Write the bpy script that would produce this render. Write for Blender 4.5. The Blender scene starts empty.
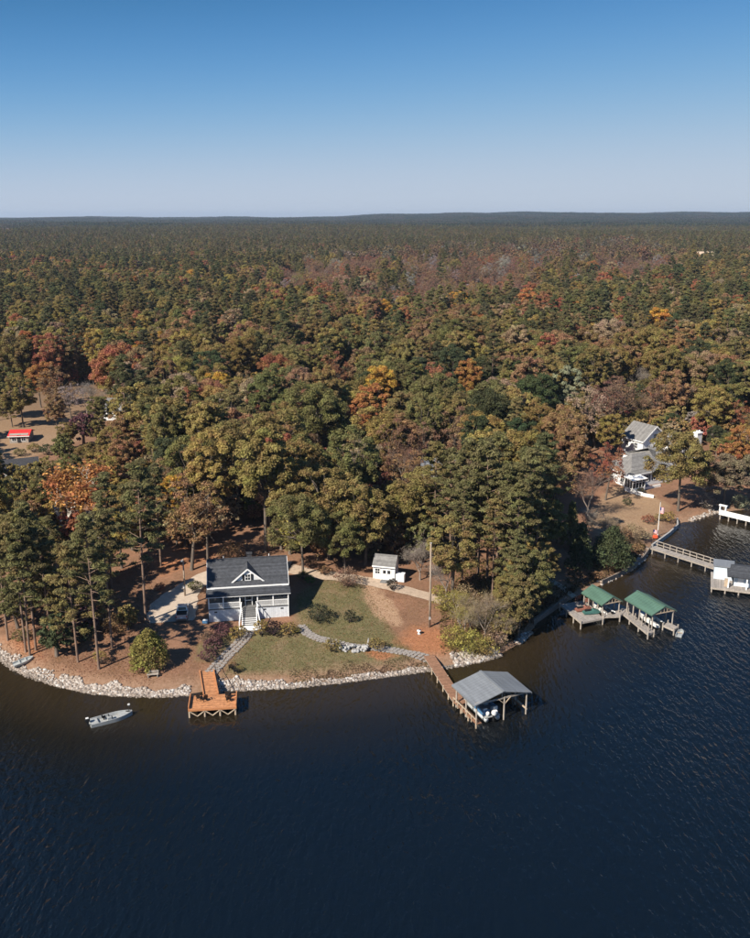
import bpy, math, random
import numpy as np
from mathutils import Vector, Matrix

sc = bpy.context.scene
R = math.radians
PI = math.pi

# ------------------------------------------------------------------ camera
CAM_H = 60.0
FPX = 900.0
TH = math.atan((469 - 218.5) / FPX)
cam_d = bpy.data.cameras.new('camera')
cam = bpy.data.objects.new('camera', cam_d)
sc.collection.objects.link(cam)
cam.location = (0, 0, CAM_H)
cam.rotation_euler = (PI / 2 - TH, 0, 0)
cam_d.sensor_fit = 'HORIZONTAL'
cam_d.sensor_width = 36
cam_d.lens = 36 * FPX / 750
cam_d.clip_start = 1.0
cam_d.clip_end = 60000
sc.camera = cam

# ------------------------------------------------------------------ sky, sun, exposure
SUN_EL = R(40)
SUN_DIR = Vector((-0.71, -0.70, 0)).normalized()          # horizontal direction towards the sun
world = bpy.data.worlds.new('World')
sc.world = world
world.use_nodes = True
wn = world.node_tree.nodes
sky = wn.new('ShaderNodeTexSky')
sky.sky_type = 'NISHITA'
sky.sun_disc = False
sky.sun_elevation = SUN_EL
sky.sun_rotation = math.atan2(SUN_DIR.x, SUN_DIR.y)
sky.altitude = 3000
sky.air_density = 0.5
sky.dust_density = 0.0
sky.ozone_density = 6.0
# the photograph's sky is a flat, pale lavender-blue: the model's steep rise towards the horizon is eased channel by channel
wsep = wn.new('ShaderNodeSeparateColor'); wcmb = wn.new('ShaderNodeCombineColor')
world.node_tree.links.new(sky.outputs[0], wsep.inputs[0])
for ch, (top, power, half, low) in enumerate(((0.555, 2.82, 2.25, .045), (0.63, 2.4, 3.85, .15), (0.715, 4.3, 78.0, .38))):
    def wmath(op, a, c):
        q = wn.new('ShaderNodeMath'); q.operation = op
        for k_, x_ in enumerate((a, c)):
            if isinstance(x_, (int, float)): q.inputs[k_].default_value = x_
            else: world.node_tree.links.new(x_, q.inputs[k_])
        return q.outputs[0]
    pw = wmath('POWER', wsep.outputs[ch], power)
    v_ = wmath('MULTIPLY', wmath('DIVIDE', pw, wmath('ADD', pw, half)), top)
    v_ = wmath('MULTIPLY', wmath('MAXIMUM', v_, low), 1 / 0.157)
    world.node_tree.links.new(v_, wcmb.inputs[ch])
world.node_tree.links.new(wcmb.outputs[0], wn['Background'].inputs[0])
wn['Background'].inputs[1].default_value = 0.077
sun_d = bpy.data.lights.new('sun', 'SUN')
sun_d.energy = 4.2
sun_d.angle = R(0.53)
sun_d.color = (1.0, 0.91, 0.78)
sun = bpy.data.objects.new('sun', sun_d)
sc.collection.objects.link(sun)
sv = Vector((SUN_DIR.x * math.cos(SUN_EL), SUN_DIR.y * math.cos(SUN_EL), math.sin(SUN_EL)))
sun.rotation_euler = sv.to_track_quat('Z', 'Y').to_euler()
sun.location = sv * 400
sc.view_settings.view_transform = 'Standard'
sc.view_settings.look = 'None'
sc.view_settings.exposure = 1.04
sc.view_settings.gamma = 1.0
sc.cycles.use_denoising = True
sc.cycles.max_bounces = 6
sc.cycles.diffuse_bounces = 4
sc.cycles.glossy_bounces = 3
sc.cycles.transparent_max_bounces = 8
sc.cycles.volume_bounces = 0

rng = np.random.default_rng(7)
random.seed(7)
C = sc.collection

# ------------------------------------------------------------------ pixel to world
def ray(u, v):
    a = (u - 375) / FPX
    b = (469 - v) / FPX
    return np.array([a, math.cos(TH) + b * math.sin(TH), -math.sin(TH) + b * math.cos(TH)])
def G(u, v, z=0.0):
    d = ray(u, v)
    t = (z - CAM_H) / d[2]
    return np.array([d[0] * t, d[1] * t, z])

# ------------------------------------------------------------------ shoreline and terrain height
SHORE_PX = [(-6000, 440), (-1500, 452), (-500, 500), (-200, 570), (-60, 626), (-20, 645), (0, 654), (10, 664), (30, 675),
            (55, 683), (85, 690), (120, 694), (160, 695), (190, 693), (215, 690), (250, 688), (290, 686), (330, 682),
            (370, 677), (400, 673), (430, 669), (455, 665), (480, 660), (500, 654), (518, 644), (530, 632), (537, 622),
            (552, 611), (567, 601), (585, 592), (600, 585), (615, 578), (630, 570), (642, 560), (650, 549), (657, 544),
            (668, 536), (677, 528), (678, 523), (690, 521), (703, 518), (718, 512), (760, 508), (900, 500), (1500, 482),
            (6000, 470)]
SHORE = np.array([G(u, v)[:2] for u, v in SHORE_PX])
LAND = np.vstack([SHORE, [[60000, 60000], [-60000, 60000]]])

def pip(x, y, poly):
    ins = np.zeros(np.shape(x), bool)
    n = len(poly)
    for i in range(n):
        x0, y0 = poly[i]; x1, y1 = poly[(i + 1) % n]
        c = ((y0 > y) != (y1 > y))
        ins ^= c & (x < (x1 - x0) * (y - y0) / (y1 - y0 + 1e-12) + x0)
    return ins
def seg_dist(x, y, pts, closed=False):
    d = np.full(np.shape(x), 1e9)
    n = len(pts)
    for i in range(n if closed else n - 1):
        a = pts[i]; b = pts[(i + 1) % n]
        ab = b - a
        L = ab @ ab + 1e-12
        t = np.clip(((x - a[0]) * ab[0] + (y - a[1]) * ab[1]) / L, 0, 1)
        d = np.minimum(d, np.hypot(x - a[0] - t * ab[0], y - a[1] - t * ab[1]))
    return d
def shore_d(x, y):
    x = np.asarray(x, float); y = np.asarray(y, float)
    d = seg_dist(x, y, SHORE)
    return np.where(pip(x, y, LAND), d, -d)
def sstep(a, b, x):
    t = np.clip((x - a) / (b - a), 0, 1)
    return t * t * (3 - 2 * t)
def wob(x, y, s, ph=0.0):
    return (np.sin(x / s + 1.3 + ph) * np.cos(y / (s * 1.17) + 0.4 - ph) + 0.5 * np.sin((x * 0.8 + y * 0.6) / (s * 0.43) + 2.1 + ph)
            + 0.3 * np.cos((x * 0.5 - y * 0.9) / (s * 0.21) + ph)) / 1.8
def T(x, y, d=None):
    x = np.asarray(x, float); y = np.asarray(y, float)
    if d is None:
        d = shore_d(x, y)
    dp = np.maximum(d, 0)
    h = 1.0 * sstep(-0.2, 2.8, d) + 0.075 * np.clip(dp - 2.0, 0, 34) + 3.5 * (1 - np.exp(-np.maximum(dp - 36, 0) / 90.0))
    h = h + wob(x, y, 9.0) * 0.12 * sstep(2, 10, dp) + wob(x, y, 60.0, 2.0) * 1.6 * sstep(30, 140, dp)
    far = 9 * sstep(250, 1500, y) + 11 * sstep(1300, 3200, y)
    ridge = sstep(3000, 6800, y) * (16 + 40 * sstep(-0.33, 0.30, x / np.maximum(y, 1) + 0.03 * np.sin(x / 500.0)) + 4.5 * np.sin(x / 420.0) + 4 * np.sin(x / 170.0 + y / 900.0) + 3 * np.sin(x / 83.0 + 1))
    roll = wob(x, y, 240.0, 1.0) * 5.0 * sstep(220, 700, y)
    h = h + (far + ridge + roll) * sstep(60, 200, dp)
    return np.where(d > -0.2, h, np.maximum(-3.5, 0.32 * (d + 0.2)))
def Ts(x, y):
    return float(T(np.array([x]), np.array([y]))[0])
def P(u, v, dz=0.0):
    """the point of the ground under a pixel, plus dz"""
    z = 2.0
    for _ in range(7):
        p = G(u, v, z)
        z = 0.5 * z + 0.5 * max(Ts(p[0], p[1]), 0.0)
    p = G(u, v, z)
    return Vector((p[0], p[1], Ts(p[0], p[1]) + dz))

# ------------------------------------------------------------------ materials
MATS = {}
def lk(nt, a, b):
    nt.links.new(a, b)
def pmat(name, col, rough=0.6, metal=0.0, spec=0.3, var=0.12, scale=3.0, bump=0.0, bscale=20.0, stripe=None, streak=None):
    """a principled material with uneven colour; stripe = (axis, period, depth) adds board or lap lines in object space"""
    m = bpy.data.materials.new(name)
    m.use_nodes = True
    nt = m.node_tree; n = nt.nodes; b = n['Principled BSDF']
    b.inputs['Roughness'].default_value = rough
    b.inputs['Metallic'].default_value = metal
    b.inputs['Specular IOR Level'].default_value = spec
    tc = n.new('ShaderNodeTexCoord')
    nz = n.new('ShaderNodeTexNoise'); nz.inputs['Scale'].default_value = scale; nz.inputs['Detail'].default_value = 5
    nz.inputs['Roughness'].default_value = 0.65
    if streak:
        mp = n.new('ShaderNodeMapping'); mp.inputs['Scale'].default_value = streak
        lk(nt, tc.outputs['Object'], mp.inputs[0]); lk(nt, mp.outputs[0], nz.inputs['Vector'])
    else:
        lk(nt, tc.outputs['Object'], nz.inputs['Vector'])
    rp = n.new('ShaderNodeValToRGB')
    c = Vector(col[:3])
    rp.color_ramp.elements[0].position = 0.3; rp.color_ramp.elements[1].position = 0.7
    rp.color_ramp.elements[0].color = (*(c * (1 - var * 1.6)), 1)
    rp.color_ramp.elements[1].color = (*[min(1, q) for q in c * (1 + var)], 1)
    lk(nt, nz.outputs['Fac'], rp.inputs[0])
    out = rp.outputs[0]
    hgt = None
    if stripe:
        ax, per, dep = stripe
        sx = n.new('ShaderNodeSeparateXYZ'); lk(nt, tc.outputs['Object'], sx.inputs[0])
        mm = n.new('ShaderNodeMath'); mm.operation = 'DIVIDE'; lk(nt, sx.outputs[ax], mm.inputs[0]); mm.inputs[1].default_value = per
        fr = n.new('ShaderNodeMath'); fr.operation = 'FRACT'; lk(nt, mm.outputs[0], fr.inputs[0])
        cr = n.new('ShaderNodeValToRGB'); e = cr.color_ramp.elements
        e[0].position = 0.0; e[0].color = (1 - dep,) * 3 + (1,); e[1].position = 0.16; e[1].color = (1, 1, 1, 1)
        lk(nt, fr.outputs[0], cr.inputs[0])
        fl = n.new('ShaderNodeMath'); fl.operation = 'FLOOR'; lk(nt, mm.outputs[0], fl.inputs[0])
        wnz = n.new('ShaderNodeTexWhiteNoise'); wnz.noise_dimensions = '1D'; lk(nt, fl.outputs[0], wnz.inputs['W'])
        mr = n.new('ShaderNodeMapRange'); mr.inputs[3].default_value = 1 - var; mr.inputs[4].default_value = 1 + var * 0.6
        lk(nt, wnz.outputs['Value'], mr.inputs[0])
        mx = n.new('ShaderNodeVectorMath'); mx.operation = 'MULTIPLY'; lk(nt, out, mx.inputs[0]); lk(nt, cr.outputs[0], mx.inputs[1])
        mx2 = n.new('ShaderNodeVectorMath'); mx2.operation = 'SCALE'; lk(nt, mx.outputs[0], mx2.inputs[0]); lk(nt, mr.outputs[0], mx2.inputs['Scale'])
        out = mx2.outputs[0]; hgt = cr.outputs[0]
    lk(nt, out, b.inputs['Base Color'])
    if bump:
        bp = n.new('ShaderNodeBump'); bp.inputs['Strength'].default_value = bump; bp.inputs['Distance'].default_value = 0.03
        if hgt is None:
            n2 = n.new('ShaderNodeTexNoise'); n2.inputs['Scale'].default_value = bscale; n2.inputs['Detail'].default_value = 4
            lk(nt, tc.outputs['Object'], n2.inputs['Vector']); hgt = n2.outputs['Fac']
        lk(nt, hgt, bp.inputs['Height']); lk(nt, bp.outputs[0], b.inputs['Normal'])
    MATS[name] = m
    return m

pmat('white_siding', (0.70, 0.71, 0.72), 0.55, var=0.05, stripe=(2, 0.19, 0.30), bump=0.5)
pmat('white_trim', (0.78, 0.78, 0.77), 0.5, var=0.05)
pmat('blue_grey_board', (0.60, 0.63, 0.66), 0.6, var=0.08, stripe=(0, 0.30, 0.25), bump=0.3)
pmat('charcoal_shingle', (0.062, 0.066, 0.075), 0.9, spec=0.15, var=0.22, scale=2.2, stripe=(1, 0.28, 0.30), bump=0.5)
pmat('grey_shingle', (0.19, 0.185, 0.18), 0.9, spec=0.15, var=0.18, scale=1.5, stripe=(1, 0.3, 0.25), bump=0.5)
pmat('dark_shingle', (0.05, 0.05, 0.055), 0.9, spec=0.15, var=0.2)
pmat('shutter_black', (0.02, 0.022, 0.025), 0.6)
pmat('deck_grey', (0.16, 0.16, 0.16), 0.8, var=0.15, stripe=(1, 0.15, 0.3))
pmat('orange_stain', (0.47, 0.215, 0.098), 0.7, var=0.26, stripe=(1, 0.145, 0.45), bump=0.4)
pmat('orange_stain_rail', (0.43, 0.185, 0.08), 0.7, var=0.14, scale=6)
pmat('pale_timber', (0.42, 0.33, 0.24), 0.8, var=0.2, scale=4, streak=(1, 1, 0.3))
pmat('weathered_deck', (0.30, 0.27, 0.245), 0.85, var=0.2, stripe=(0, 0.15, 0.45), bump=0.4)
pmat('weathered_timber', (0.33, 0.29, 0.25), 0.85, var=0.22, scale=4, streak=(1, 1, 0.3))
pmat('brown_deck', (0.26, 0.14, 0.085), 0.8, var=0.2, stripe=(1, 0.15, 0.45), bump=0.4)
pmat('silver_metal', (0.23, 0.245, 0.26), 0.5, metal=0.3, var=0.14, scale=1.6, streak=(1.2, 0.15, 1))
pmat('green_metal', (0.075, 0.140, 0.105), 0.45, spec=0.4, var=0.12, scale=1.2, streak=(1.2, 0.2, 1))
pmat('red_metal', (0.55, 0.035, 0.03), 0.5, var=0.1)
pmat('pale_blue_siding', (0.50, 0.57, 0.64), 0.6, var=0.05, stripe=(0, 0.4, 0.2))
pmat('blue_tarp', (0.06, 0.16, 0.30), 0.6, var=0.15)
pmat('black_plastic', (0.015, 0.015, 0.016), 0.5)
pmat('rubber', (0.012, 0.012, 0.012), 0.8)
pmat('gelcoat_white', (0.72, 0.72, 0.70), 0.3, spec=0.5, var=0.04)
pmat('aluminium_boat', (0.42, 0.44, 0.44), 0.45, metal=0.3, var=0.1)
pmat('boat_carpet', (0.30, 0.31, 0.31), 0.9, var=0.12)
pmat('truck_paint', (0.52, 0.54, 0.56), 0.28, metal=0.4, spec=0.5, var=0.03)
pmat('lamp_red', (0.35, 0.01, 0.01), 0.3)
pmat('lamp_glass', (0.6, 0.6, 0.58), 0.2, spec=0.6)
pmat('chrome', (0.6, 0.6, 0.6), 0.2, metal=1.0)
pmat('concrete', (0.42, 0.345, 0.275), 0.9, var=0.12, scale=1.1, bump=0.2)
pmat('gravel', (0.40, 0.31, 0.235), 0.95, var=0.16, scale=2.0, bump=0.3, bscale=9)
pmat('flagstone', (0.26, 0.235, 0.215), 0.9, var=0.2, scale=6)
pmat('mortar', (0.17, 0.12, 0.09), 0.95, var=0.2)
pmat('grey_stone', (0.34, 0.335, 0.33), 0.85, var=0.25, scale=5)
pmat('timber_wall', (0.19, 0.16, 0.135), 0.85, var=0.25, scale=3)
pmat('brick_red', (0.24, 0.10, 0.07), 0.85, var=0.2, scale=6)
pmat('flag_red', (0.5, 0.03, 0.04), 0.8); pmat('flag_white', (0.75, 0.75, 0.75), 0.8); pmat('flag_blue', (0.03, 0.05, 0.22), 0.8)
pmat('float_orange', (0.75, 0.12, 0.05), 0.6)
pmat('pale_bark', (0.45, 0.42, 0.37), 0.85, var=0.25, scale=1.5)
pmat('pole_wood', (0.30, 0.235, 0.18), 0.85, var=0.2, scale=3, streak=(1, 1, 0.2))
pmat('teal_cover', (0.05, 0.13, 0.115), 0.6, var=0.12)
pmat('seat_vinyl', (0.55, 0.53, 0.48), 0.5)

def glass_mat():
    m = bpy.data.materials.new('window_glass'); m.use_nodes = True
    b = m.node_tree.nodes['Principled BSDF']
    b.inputs['Base Color'].default_value = (0.02, 0.026, 0.032, 1)
    b.inputs['Roughness'].default_value = 0.08
    b.inputs['Specular IOR Level'].default_value = 0.6
    MATS['window_glass'] = m
glass_mat()
def screen_mat():
    m = bpy.data.materials.new('insect_screen'); m.use_nodes = True
    nt = m.node_tree; n = nt.nodes; b = n['Principled BSDF']
    b.inputs['Base Color'].default_value = (0.03, 0.034, 0.04, 1); b.inputs['Roughness'].default_value = 0.6
    tr = n.new('ShaderNodeBsdfTransparent'); mx = n.new('ShaderNodeMixShader'); mx.inputs[0].default_value = 0.42
    lk(nt, tr.outputs[0], mx.inputs[1]); lk(nt, b.outputs[0], mx.inputs[2]); lk(nt, mx.outputs[0], n['Material Output'].inputs['Surface'])
    MATS['insect_screen'] = m
screen_mat()

def leaf_mat(name, transl=0.28, fleck=0.35):
    """colour comes from each tree's own 'tint'; single leaf clusters vary round it"""
    m = bpy.data.materials.new(name); m.use_nodes = True
    nt = m.node_tree; n = nt.nodes
    n.remove(n['Principled BSDF'])
    at = n.new('ShaderNodeAttribute'); at.attribute_type = 'INSTANCER'; at.attribute_name = 'tint'
    geo = n.new('ShaderNodeNewGeometry')
    mr = n.new('ShaderNodeMapRange'); mr.inputs[3].default_value = 1 - fleck; mr.inputs[4].default_value = 1 + fleck
    lk(nt, geo.outputs['Random Per Island'], mr.inputs[0])
    sc_ = n.new('ShaderNodeVectorMath'); sc_.operation = 'SCALE'; lk(nt, at.outputs['Vector'], sc_.inputs[0]); lk(nt, mr.outputs[0], sc_.inputs['Scale'])
    tc = n.new('ShaderNodeTexCoord'); nz = n.new('ShaderNodeTexNoise'); nz.inputs['Scale'].default_value = 0.45; nz.inputs['Detail'].default_value = 3
    lk(nt, tc.outputs['Object'], nz.inputs['Vector'])
    hs = n.new('ShaderNodeHueSaturation')
    h = n.new('ShaderNodeMapRange'); h.inputs[1].default_value = 0.3; h.inputs[2].default_value = 0.7; h.inputs[3].default_value = 0.47; h.inputs[4].default_value = 0.53
    lk(nt, nz.outputs['Fac'], h.inputs[0]); lk(nt, h.outputs[0], hs.inputs['Hue'])
    vv = n.new('ShaderNodeTexNoise'); vv.inputs['Scale'].default_value = .9; vv.inputs['Detail'].default_value = 2; lk(nt, tc.outputs['Object'], vv.inputs['Vector'])
    v2 = n.new('ShaderNodeMapRange'); v2.inputs[1].default_value = .3; v2.inputs[2].default_value = .7; v2.inputs[3].default_value = .72; v2.inputs[4].default_value = 1.3
    lk(nt, vv.outputs['Fac'], v2.inputs[0]); lk(nt, v2.outputs[0], hs.inputs['Value'])
    lk(nt, sc_.outputs[0], hs.inputs['Color'])
    df = n.new('ShaderNodeBsdfDiffuse'); tl = n.new('ShaderNodeBsdfTranslucent'); mx = n.new('ShaderNodeMixShader')
    mx.inputs[0].default_value = transl
    lk(nt, hs.outputs[0], df.inputs[0]); lk(nt, hs.outputs[0], tl.inputs[0])
    lk(nt, df.outputs[0], mx.inputs[1]); lk(nt, tl.outputs[0], mx.inputs[2])
    lk(nt, mx.outputs[0], n['Material Output'].inputs['Surface'])
    MATS[name] = m
leaf_mat('leaf', 0.38, 0.35); leaf_mat('needle', 0.32, 0.30)
pmat('oak_bark', (0.13, 0.105, 0.085), 0.9, var=0.3, scale=2, streak=(1, 1, 0.25))
pmat('pine_bark', (0.20, 0.135, 0.10), 0.9, var=0.3, scale=2.5, streak=(1, 1, 0.25))
pmat('twig_grey', (0.25, 0.205, 0.175), 0.9, var=0.2, scale=1)

# ------------------------------------------------------------------ object helpers
class MB:
    def __init__(s):
        s.v = []; s.f = []
    def add(s, vs, fs):
        o = len(s.v); s.v += [tuple(p) for p in vs]; s.f += [tuple(i + o for i in f) for f in fs]; return s
    def box(s, c, d, rz=0.0, rx=0.0, ry=0.0):
        M = Matrix.Translation(c) @ Matrix.Rotation(rz, 4, 'Z') @ Matrix.Rotation(ry, 4, 'Y') @ Matrix.Rotation(rx, 4, 'X')
        vs = [M @ Vector((x * d[0] / 2, y * d[1] / 2, z * d[2] / 2)) for x in (-1, 1) for y in (-1, 1) for z in (-1, 1)]
        return s.add(vs, [(0, 1, 3, 2), (4, 6, 7, 5), (0, 4, 5, 1), (2, 3, 7, 6), (0, 2, 6, 4), (1, 5, 7, 3)])
    def beam(s, a, b, w, h=None):
        a = Vector(a); b = Vector(b); h = h or w
        d = (b - a); L = d.length; d.normalize()
        up = Vector((0, 0, 1)) if abs(d.z) < 0.95 else Vector((0, 1, 0))
        x = d.cross(up).normalized(); z = x.cross(d)
        vs = [a + d * (L * t) + x * (w / 2 * i) + z * (h / 2 * j) for t in (0, 1) for i, j in ((-1, -1), (1, -1), (1, 1), (-1, 1))]
        return s.add(vs, [(3, 2, 1, 0), (4, 5, 6, 7), (0, 1, 5, 4), (1, 2, 6, 5), (2, 3, 7, 6), (3, 0, 4, 7)])
    def tube(s, pts, rs, n=8, cap=True):
        pts = [Vector(p) for p in pts]
        rings = []
        for i, p in enumerate(pts):
            d = (pts[min(i + 1, len(pts) - 1)] - pts[max(i - 1, 0)]).normalized()
            up = Vector((0, 0, 1)) if abs(d.z) < 0.9 else Vector((1, 0, 0))
            x = d.cross(up).normalized(); y = x.cross(d)
            rings.append([p + (x * math.cos(2 * PI * k / n) + y * math.sin(2 * PI * k / n)) * rs[i] for k in range(n)])
        vs = [q for r_ in rings for q in r_]
        fs = [(i * n + k, i * n + (k + 1) % n, (i + 1) * n + (k + 1) % n, (i + 1) * n + k) for i in range(len(pts) - 1) for k in range(n)]
        if cap:
            fs += [tuple(range(n))[::-1], tuple((len(pts) - 1) * n + k for k in range(n))]
        return s.add(vs, fs)
    def prism(s, poly, a0, a1, axis='y'):
        """extrude a polygon given in (x,z) along y, or (y,z) along x, or (x,y) along z"""
        n = len(poly)
        mk = {'y': lambda p, t: (p[0], t, p[1]), 'x': lambda p, t: (t, p[0], p[1]), 'z': lambda p, t: (p[0], p[1], t)}[axis]
        vs = [mk(p, a0) for p in poly] + [mk(p, a1) for p in poly]
        return s.add(vs, [tuple(range(n))[::-1], tuple(range(n, 2 * n))] + [(i, (i + 1) % n, n + (i + 1) % n, n + i) for i in range(n)])
    def slab(s, quad, t):
        """a sheet given by its top corners, t thick along its normal"""
        q = [Vector(p) for p in quad]
        nrm = (q[1] - q[0]).cross(q[-1] - q[0]).normalized()
        if nrm.z < 0: nrm = -nrm
        n = len(q)
        return s.add(q + [p - nrm * t for p in q], [tuple(range(n)), tuple(range(2 * n - 1, n - 1, -1))] + [(i, n + i, n + (i + 1) % n, (i + 1) % n) for i in range(n)])
    def build(s, name, mat, parent=None, smooth=False, bevel=0.0):
        me = bpy.data.meshes.new(name)
        me.from_pydata(s.v, [], s.f)
        me.materials.append(MATS[mat])
        import bmesh
        bm = bmesh.new(); bm.from_mesh(me)
        bmesh.ops.recalc_face_normals(bm, faces=bm.faces)
        if bevel:
            bmesh.ops.bevel(bm, geom=list(bm.edges), offset=bevel, segments=2, affect='EDGES', clamp_overlap=True)
        bm.to_mesh(me); bm.free()
        if smooth:
            for p in me.polygons: p.use_smooth = True
        o = bpy.data.objects.new(name, me)
        C.objects.link(o)
        if parent is not None: o.parent = parent
        return o
def tag(o, label, cat, group=None):
    o['label'] = label; o['category'] = cat
    if group: o['group'] = group
    return o
def thing(name, label, cat, loc=(0, 0, 0), rz=0.0, group=None):
    o = bpy.data.objects.new(name, None)
    o.empty_display_size = 0.5
    C.objects.link(o); o.location = loc; o.rotation_euler = (0, 0, rz)
    return tag(o, label, cat, group)
def part(name, mat, parent, fn, **k):
    b = MB(); fn(b); return b.build(name, mat, parent, **k)
def boxp(name, mat, parent, c, d, **k):
    kw = {q: k.pop(q) for q in ('rz', 'rx', 'ry') if q in k}
    return MB().box(c, d, **kw).build(name, mat, parent, **k)
def copy_tree(o, parent=None):
    c = o.copy(); C.objects.link(c); c.parent = parent
    for ch in o.children: copy_tree(ch, c)
    return c
def npmesh(name, V, Fq, mat):
    """mesh from numpy verts and quads, fast"""
    me = bpy.data.meshes.new(name)
    V = np.asarray(V, np.float32); Fq = np.asarray(Fq, np.int32)
    k = Fq.shape[1]
    me.vertices.add(len(V)); me.vertices.foreach_set('co', V.ravel())
    me.loops.add(Fq.size); me.loops.foreach_set('vertex_index', Fq.ravel())
    me.polygons.add(len(Fq)); me.polygons.foreach_set('loop_start', np.arange(len(Fq), dtype=np.int32) * k)
    me.polygons.foreach_set('loop_total', np.full(len(Fq), k, np.int32))
    if mat: me.materials.append(MATS[mat])
    me.update(); me.validate()
    return me

# ------------------------------------------------------------------ the ground: one sheet to the horizon
def graded(a, b, step, far_lo, far_hi, g=1.18):
    xs = list(np.arange(a, b + 1e-6, step))
    lo = []; s = step; x = a
    while x > far_lo: s *= g; x -= s; lo.append(max(x, far_lo))
    hi = []; s = step; x = b
    while x < far_hi: s *= g; x += s; hi.append(min(x, far_hi))
    return np.array(lo[::-1] + xs + hi)
GX = graded(-85, 105, 0.7, -14000, 14000, 1.15)
GY = graded(96, 232, 0.7, -900, 14000, 1.12)
gx, gy = np.meshgrid(GX, GY)
fx, fy = gx.ravel(), gy.ravel()
gd = shore_d(fx, fy)
gz = T(fx, fy, gd)
nx, ny = len(GX), len(GY)
ii = (np.arange(ny - 1)[:, None] * nx + np.arange(nx - 1)[None, :]).ravel()
ground_me = npmesh('ground', np.stack([fx, fy, gz], 1), np.stack([ii, ii + 1, ii + nx + 1, ii + nx], 1), None)
ground_me.polygons.foreach_set('use_smooth', np.ones(len(ground_me.polygons), bool))

def pxpoly(pts):
    return np.array([[*P(u, v)[:2]] for u, v in pts])
def soft(poly, w):
    d = seg_dist(fx, fy, poly, True)
    ins = pip(fx, fy, poly)
    return sstep(-w, w, np.where(ins, d, -d))
lawn = np.maximum.reduce([
    soft(pxpoly([(222, 676), (236, 655), (244, 640), (246, 630), (300, 627), (292, 600), (320, 580), (362, 578), (372, 605), (398, 640), (425, 655), (410, 668), (330, 678)]), 1.6),
    soft(pxpoly([(196, 660), (196, 645), (225, 632), (242, 632), (232, 650), (218, 662)]), 1.2)])
sand = soft(pxpoly([(361, 583), (376, 586), (388, 598), (402, 619), (400, 628), (386, 622), (371, 612), (366, 600)]), 0.6)
clay = np.maximum.reduce([
    soft(pxpoly([(398, 642), (412, 626), (440, 628), (456, 655), (440, 660), (412, 652)]), 2.4),
    soft(pxpoly([(362, 650), (384, 646), (398, 656), (380, 661)]), 0.8),
    soft(pxpoly([(0, 640), (35, 640), (40, 658), (10, 655)]), 1.2),
    soft(pxpoly([(676, 523), (700, 517), (716, 513), (712, 509), (690, 514), (676, 519)]), 0.5),
    soft(pxpoly([(150, 552), (215, 540), (215, 560), (160, 575)]), 2.0) * 0.7])
meadow = np.maximum(soft(pxpoly([(-60, 450), (-60, 396), (90, 384), (125, 398), (75, 440), (20, 462)]), 5.0),
                    soft(pxpoly([(600, 548), (590, 510), (612, 488), (640, 486), (668, 505), (662, 535), (640, 548)]), 2.0))
woods = sstep(190, 330, fy)
def addattr(me, nm, vals):
    a = me.attributes.new(nm, 'FLOAT', 'POINT'); a.data.foreach_set('value', np.asarray(vals, np.float32))
for nm, vv in (('lawn', lawn), ('sand', sand), ('clay', clay), ('meadow', meadow), ('woods', woods), ('shore', sstep(3.5, 0.5, gd))):
    addattr(ground_me, nm, vv)

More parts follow.
